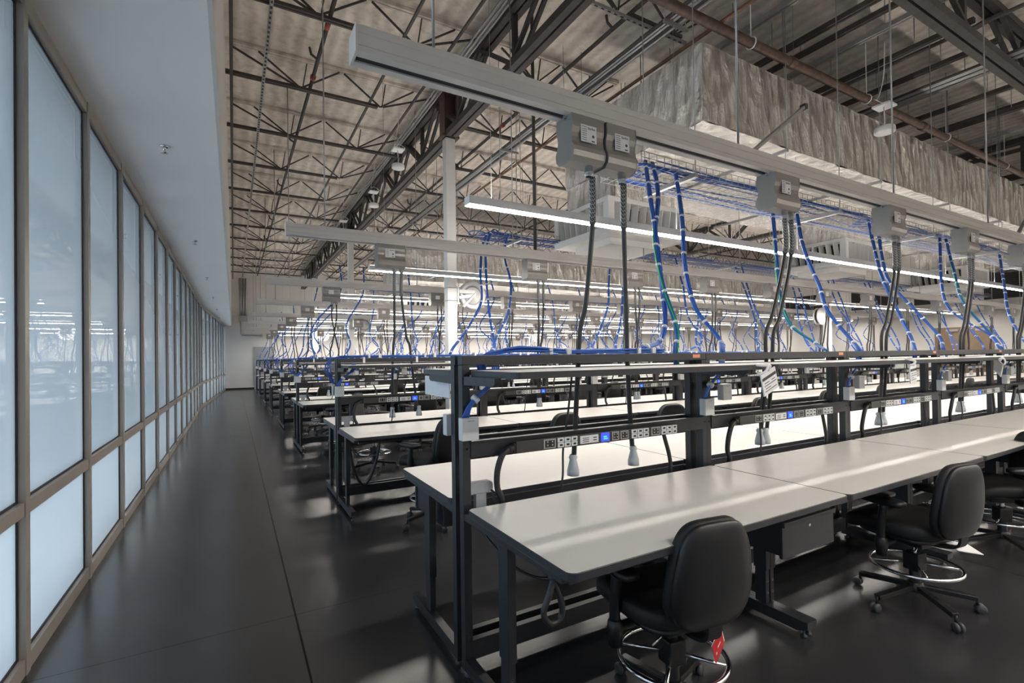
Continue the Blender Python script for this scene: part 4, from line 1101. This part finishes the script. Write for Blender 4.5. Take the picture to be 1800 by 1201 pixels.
for k in range(1, 6):
    x = X0 + L * k + 0.83
    place(S2, 'wide grey tap-off box over the %s bench of the first row' % ORD[k], (x, SP[0], zb))
    for j, (o, e_) in enumerate(((0.20, -0.20), (0.285, -0.13))):
        power_cord('power_cable', '%s of two black power cords above the %s bench of the first row' % (ORD[j], ORD[k]), cord_path(x + o, x + e_ + 0.03, 2.36, z0, 2.34, bow=-0.05 + 0.02 * j), True, GC)
for r in range(1, 8):
    zb = TZ[r] - 0.125
    for k in range(NM[r]):
        off = 0.47 if k == 0 else (0.68 if r == 1 else 0.5 + 0.3 * RND.random())
        x = X0 + L * k + off
        place(S2 if r == 1 else S3, 'grey tap-off box over the %s bench of the %s row' % (ORD[k], ROWN[r]), (x, SP[r], zb))
        o = (0.20, 0.285) if r == 1 else (0.16, 0.24)
        if r > 5 and k > 6: continue
        for j in range(2):
            sl = RND.uniform(-0.22, 0.16)
            power_cord('power_cable', '%s black power cord over the %s bench of the %s row' % (ORD[j], ORD[k], ROWN[r]), cord_path(x + o[j], x + o[j] + sl + 0.06 * j, SP[r], zb - 0.32, SP[r] - 0.03, bow=RND.uniform(-.06, .06)), r == 1, GC)

# ------------------------------------------------------------------ linear lights between the rows, and added ones behind the camera
LY = [-0.45, -4.0] + [(SP[i] + SP[i + 1]) / 2 for i in range(7)] + [30.2]  # leading entries: unseen fixtures added behind the camera as fill light
for i, y in enumerate(LY):
    lab = 'long white linear light, %s of the rows hung beyond the first track' % ORD[i - 2] if i > 1 else 'added linear light unseen behind the viewpoint, %s' % ('close by' if i == 0 else 'by the rear wall')
    z = 2.985
    t = thing('linear_light', lab, 'ceiling light', (1.84, y, z), group='suspended linear lights')
    ln = 23.8 - 1.84
    m = MB().box(0, ln, -0.056, -0.050, 0.0, 0.075); m.box(0, ln, 0.050, 0.056, 0.0, 0.075); m.box(0, ln, -0.050, 0.050, 0.055, 0.075); m.box(0, 0.006, -0.05, 0.05, 0.0, 0.055); m.box(ln - 0.006, ln, -0.05, 0.05, 0, 0.055)
    part('housing', m, 'white', t)
    part('lens', MB().box(0.008, ln - 0.008, -0.046, 0.046, -0.004, 0.05), 'lens', t)
    part('added_uplight_strip', MB().box(0.01, ln - 0.01, -0.045, 0.045, 0.0752, 0.078), 'uplens', t)  # unseen glowing strip, added to light the roof deck
    sm = MB().tube([(0, 0, 0.07), (0, 0, DECK - z)], 0.0025, 4).mesh('suspension_wire', ['galv']); x = 0.25
    while x < ln: link('suspension_wire', sm, t, (x, 0, 0)); x += 2.44

# ------------------------------------------------------------------ wire trays with blue cables
TY = [(3.38, 3.40, 3.3), (6.80, 3.50, 3.3), (10.5, 3.5, 3.3), (13.95, 3.5, 3.3), (18.08, 3.5, 3.9), (21.45, 3.5, 3.3), (25.45, 3.5, 3.3), (29.2, 3.5, 3.3)]
for r, (y0, z, x0) in enumerate(TY[:7]):
    t = thing('cable_tray', 'wire basket cable tray with blue cables, beside the %s track' % ROWN[r], 'cable tray', (x0, y0, z), group='wire basket trays')
    ln = 23.5 - x0; W = 0.60; h = 0.105; n = 4 if r < 2 else 3; R = 0.0035
    m = MB()
    for j in range(7): m.tube([(0, W * j / 6, 0), (ln, W * j / 6, 0)], R, n, caps=False)
    for zz in (0.05, h):
        for yy in (0, W): m.tube([(0, yy, zz), (ln, yy, zz)], R, n, caps=False)
    st = 0.10 if r < 2 else 0.2; x = 0
    while x < ln:
        m.bar((x, 0, h), (x, 0, 0), 0.005, 0.005); m.bar((x, 0, 0), (x, W, 0), 0.005, 0.005); m.bar((x, W, 0), (x, W, h), 0.005, 0.005); x += st
    part('wire_basket', m, 'wire', t)
    m = MB().box(0, 0.042, -0.06, W + 0.06, -0.045, -0.006)
    for yy in (-0.045, W + 0.045): m.tube([(0.02, yy, -0.05), (0.02, yy, DECK - z)], 0.006, 6)
    sm = m.mesh('support_strut', ['galv']); x = 0.66
    while x < ln: link('support_strut', sm, t, (x, 0, 0)); x += 2.65
    rn = random.Random(40 + r)
    lay = MB()
    for j in range(13 if r < 2 else 8):
        yb = rn.uniform(0.025, 0.17) if j < 8 else rn.uniform(0.2, W - 0.03); pts_ = []; x = rn.uniform(0.0, 0.25)
        ph = rn.random() * 6; 
        while x < ln:
            pts_.append((x, min(W - 0.02, max(0.02, yb + 0.05 * math.sin(x * 1.3 + ph) + rn.uniform(-0.02, 0.02))), 0.012 + 0.012 * (j % 4) + rn.uniform(0, 0.012))); x += 0.45
        lay.tube(pts_, 0.008 if r < 2 else 0.012, 5)
    for j in range(10 if r < 2 else 0):
        cx = rn.uniform(0.02, 0.5) if j < 3 else rn.uniform(0.5, ln - 1); cy = rn.uniform(0.18, W - 0.18)
        lay.tube([(cx + 0.16 * math.cos(a), cy + 0.13 * math.sin(a), 0.06 + 0.01 * math.sin(2 * a)) for a in [2 * PI * q / 18 for q in range(18)]], 0.009, 5, closed=True)
    tag(link('tray_cables', lay.mesh('tray_cables', ['blue']), None, (x0, y0, z)), 'layer of loose blue cables lying in the tray beside the %s track' % ROWN[r], 'cables', 'blue cables in the trays', 'stuff')

# ------------------------------------------------------------------ blue drop bundles from tray to header beams
GB = 'blue cable bundles dropping to the benches'
def bundle(label, path, detail, nstr=6, rad=0.013, green=False):
    t = thing('cable_bundle', label, 'data cables', tuple(path[0]), group=GB)
    p0 = Vector(path[0]); pp = [Vector(p) - p0 for p in spline(path, 7 if detail else 4)]
    m = MB(); g = MB()
    if detail:
        acc = 0
        for j in range(nstr):
            q = []; acc = 0
            for i, p in enumerate(pp):
                if i: acc += (p - pp[i - 1]).length
                a = 2 * PI * j / (nstr - 1) + acc * 2.2; rr = 0 if j == nstr - 1 else rad
                q.append(p + Vector((rr * math.cos(a), rr * math.sin(a), 0.4 * rr * math.sin(a))))
            (g if green and j == 0 else m).tube(q, 0.0068, 6)
    else: m.tube(pp, 0.017, 5)
    b_ = part('cable_strand', m, 'blue', t)
    if g.v: part('green_strand', g, 'green', t)
    tot = 0; nxt = 0.12; tm = MB()
    for i in range(1, len(pp)):
        tot += (pp[i] - pp[i - 1]).length
        if tot > nxt:
            d = (pp[i] - pp[i - 1]).normalized()
            tm.tube([pp[i] - d * 0.009, pp[i] + d * 0.009], rad + 0.0085 if detail else 0.022, 8 if detail else 5); nxt += 0.26 if detail else 0.4
            if detail: part('tie_wrap', tm, 'tie', t); tm = MB()
    if tm.v: part('tie_wrap', tm, 'tie', t)
    return t
P1 = [
 [(3.42, 3.45, 3.46), (3.2, 3.19, 3.08), (3.07, 3.0, 2.67), (2.94, 2.82, 2.25), (2.81, 2.66, 1.87), (2.6, 2.51, 1.7), (2.32, 2.38, 1.645)],
 [(3.51, 3.45, 3.46), (3.28, 3.16, 3.04), (3.01, 2.94, 2.56), (2.88, 2.74, 2.14), (2.82, 2.56, 1.8), (2.62, 2.39, 1.62), (2.60, 2.36, 1.50)],
 [(3.88, 3.5, 3.47), (3.6, 3.18, 2.88), (3.37, 2.95, 2.35), (3.24, 2.74, 1.98), (3.26, 2.55, 1.74), (3.08, 2.37, 1.63), (3.05, 2.36, 1.50)],
 [(5.40, 3.45, 3.42), (4.98, 3.15, 2.72), (4.69, 2.93, 2.17), (4.52, 2.73, 1.87), (4.56, 2.54, 1.7), (4.42, 2.36, 1.62)],
 [(5.86, 3.45, 3.42), (5.49, 3.15, 2.78), (5.38, 2.93, 2.32), (5.15, 2.73, 2.03), (5.14, 2.54, 1.76), (4.97, 2.36, 1.62), (4.95, 2.36, 1.5)],
 [(7.56, 3.45, 3.45), (7.1, 3.15, 2.82), (6.74, 2.93, 2.48), (6.64, 2.73, 2.05), (6.43, 2.54, 1.77), (6.07, 2.36, 1.61), (6.05, 2.36, 1.5)],
 [(7.82, 3.45, 3.42), (7.27, 3.15, 2.76), (6.96, 2.93, 2.42), (7.06, 2.73, 2.09), (7.14, 2.54, 1.78), (6.74, 2.36, 1.62)],
 [(9.82, 3.45, 3.44), (8.99, 3.15, 2.58), (8.57, 2.93, 2.2), (8.54, 2.73, 1.99), (8.68, 2.54, 1.8), (8.39, 2.36, 1.62)],
 [(10.03, 3.45, 3.44), (9.31, 3.09, 2.67), (8.71, 2.82, 2.28), (8.74, 2.58, 1.87), (8.45, 2.36, 1.62), (8.42, 2.36, 1.5)],
 [(12.3, 3.45, 3.46), (11.23, 3.09, 2.71), (10.4, 2.82, 2.18), (9.9, 2.58, 1.85), (9.46, 2.36, 1.62)]]
for i, p in enumerate(P1): bundle('blue cable bundle dropping over the first row, %s along from the tray end' % ORD[i], p, True, 6 if i % 2 else 7, 0.014, i in (1, 3, 8))
P2 = [
 [(3.75, 6.95, 3.53), (3.50, 6.88, 3.57), (3.25, 6.66, 3.29), (3.11, 6.46, 2.82), (3.04, 6.3, 2.39), (2.75, 6.16, 1.98), (2.5, 6.03, 1.74), (2.39, 5.9, 1.63)],
 [(3.78, 6.98, 3.54), (3.53, 6.85, 3.59), (3.26, 6.57, 3.19), (3.16, 6.36, 2.65), (3.11, 6.17, 2.14), (3.07, 5.99, 1.82), (2.93, 5.83, 1.64)],
 [(3.95, 6.95, 3.54), (3.82, 6.9, 3.56), (3.59, 6.6, 3.14), (3.57, 6.38, 2.68), (3.4, 6.18, 2.23), (3.11, 6.0, 1.86), (2.96, 5.83, 1.65)],
 [(5.96, 6.9, 3.52), (5.58, 6.54, 2.82), (5.33, 6.28, 2.4), (4.91, 6.04, 1.92), (4.56, 5.83, 1.63)],
 [(6.19, 6.9, 3.52), (5.89, 6.54, 2.64), (5.59, 6.28, 2.12), (5.29, 6.04, 1.83), (5.08, 5.83, 1.62)]]
for k in range(3, 12):
    x = X0 + L * k + 1.0
    for j in range(2):
        q = x + 0.25 * j; P2.append([(q + 0.2, 6.9, 3.52), (q, 6.55, 2.9 + RND.uniform(-.2, .2)), (q + RND.uniform(-.3, 0), 6.28, 2.3), (q + RND.uniform(-.6, -.1), 6.02, 1.85), (q - RND.uniform(.4, .9), 5.83, 1.62)])
for i, p in enumerate(P2): bundle('blue cable bundle dropping over the second row, %s along from the tray end' % ORD[i], p, i < 8, 5, 0.012)
for r in range(2, 8):
    y, zt = SP[r], 3.5
    n = 0
    for k in range(0, 12 if r < 6 else 8):
        for j in range(2):
            x = X0 + L * k + 0.5 + 0.7 * j + RND.uniform(-.25, .25)
            if r == 4 and abs(x - 3.58) < 0.6: x += 0.9
            yt = (TY[r][0] if r < 7 else 29.2)
            xt = max(x + RND.uniform(0.0, 0.5), 3.3) if k else x + 0.4
            p = [(xt, yt, zt), (xt - 0.1 + RND.uniform(-.1, .1), yt - 0.3, 2.9), (x + RND.uniform(-.2, .2), y + 0.45, 2.3), (x + RND.uniform(-.25, .25), y + 0.2, 1.9), (x - RND.uniform(.1, .4), y + 0.02, 1.62)]
            bundle('blue cable bundle over the %s row, %s along from the aisle' % (ROWN[r], ORD[n]), p, False); n += 1

# horizontal bundles lying on the header beams
def lay_bundle(r, label, x0, x1, nst, fan):
    t = thing('cable_bundle', label, 'data cables', (0, 0, 0), group='blue bundles lying on the header beams')
    rn = random.Random(7 + r); m = MB()
    for j in range(nst):
        yy = SP[r] - 0.025 + 0.05 * (j % 4) / 3; zz = 1.622 + 0.013 * (j // 4)
        q = []; x = x1
        while x > x0 + 0.3: q.append((x, yy + rn.uniform(-.004, .004), zz + rn.uniform(-.003, .003))); x -= 0.25
        if fan:
            q += [(x0 + 0.12, yy - 0.01 + rn.uniform(-.02, .02), zz + rn.uniform(0, .025)), (x0 - 0.05 - 0.05 * rn.random(), yy + 0.0, 1.60), (x0 - 0.08, yy, 1.50)]
        else: q.append((x0, yy, zz))
        m.tube(spline(q, 3), 0.0068, 5)
    part('cable_strand', m, 'blue', t)
    m = MB(); x = x0 + 0.32; k = 0
    while x < x1:
        wd = 0.03 if k % 2 else 0.022
        m.box(x, x + wd, SP[r] - 0.045, SP[r] + 0.045, 1.612, 1.622 + 0.013 * (nst // 4) + 0.012); x += (0.12 if k % 2 == 0 else 0.55); k += 1
    part('tie_wrap', m, 'tie', t)
    if r:
        m = MB(); x = x0 + 0.25
        while x < x1: m.box(x, x + 0.025, SP[r] - 0.085, SP[r] - 0.079, 1.555, 1.625); m.box(x, x + 0.025, SP[r] - 0.085, SP[r] - 0.03, 1.62, 1.626); x += 0.62
        part('hook_strap', m, 'tie', t)
    return t
lay_bundle(0, 'blue cable bundle lying along the header beam at the aisle end, first row', 1.22, 2.45, 7, True)
for r in range(1, 8): lay_bundle(r, 'blue cable bundle lying along the header beams of the %s row' % ROWN[r], 1.02, 9.0 if r < 4 else 6.0, 8, False)
# blue leads looping at the end posts
for r in range(1, 5):
    t = thing('cable_bundle', 'loose blue leads looping down the aisle end post of the %s row' % ROWN[r], 'data cables', (X0 - 0.02, SP[r], 0), group='blue leads at the end posts')
    m = MB()
    for j in range(3):
        a = 0.022 * j
        m.tube(spline([(0.06, 0.0, 1.63), (-0.03 - a * 0.4, -0.02 - a, 1.60), (-0.05 - a, -0.06 + a, 1.50), (-0.02, 0.02 + a, 1.40 - a), (0.02, 0.05, 1.32)], 4), 0.007, 5)
    part('cable_strand', m, 'blue', t)

# ------------------------------------------------------------------ daylight, camera, view
w = bpy.data.worlds.new('World'); scene.world = w; w.use_nodes = True
nt = w.node_tree; bg = nt.nodes['Background']
bg.inputs['Color'].default_value = (0.55, 0.66, 0.77, 1); bg.inputs['Strength'].default_value = 1.25

cam = bpy.data.cameras.new('Camera'); co = bpy.data.objects.new('Camera', cam); COL.objects.link(co)
F, SX, SY = 867.956, 11.663, 18.523
cam.sensor_width = 36; cam.lens = F * 36 / 1800
cam.shift_x = -SX / 1800; cam.shift_y = SY / 1800
yaw, pit, rol = math.radians(30.01242), math.radians(0.56448), math.radians(-0.80257)
fw = Vector((math.sin(yaw) * math.cos(pit), math.cos(yaw) * math.cos(pit), math.sin(pit)))
rt = Vector((math.cos(yaw), -math.sin(yaw), 0)); up = rt.cross(fw)
r2 = rt * math.cos(rol) + up * math.sin(rol); u2 = -rt * math.sin(rol) + up * math.cos(rol)
mw = Matrix((r2, u2, -fw)).transposed().to_4x4(); mw.translation = Vector((0, 0, 1.6))
co.matrix_world = mw
cam.clip_start = 0.02; cam.clip_end = 200
scene.camera = co
scene.view_settings.view_transform = 'Standard'; scene.view_settings.look = 'None'
scene.view_settings.gamma = 1.0; scene.view_settings.exposure = 1.82
try: scene.view_settings.use_curve_mapping = False
except Exception: pass
cy = scene.cycles
cy.max_bounces = 8; cy.diffuse_bounces = 4; cy.glossy_bounces = 4; cy.transmission_bounces = 6; cy.transparent_max_bounces = 12
cy.caustics_reflective = False; cy.caustics_refractive = False; cy.sample_clamp_indirect = 6.0
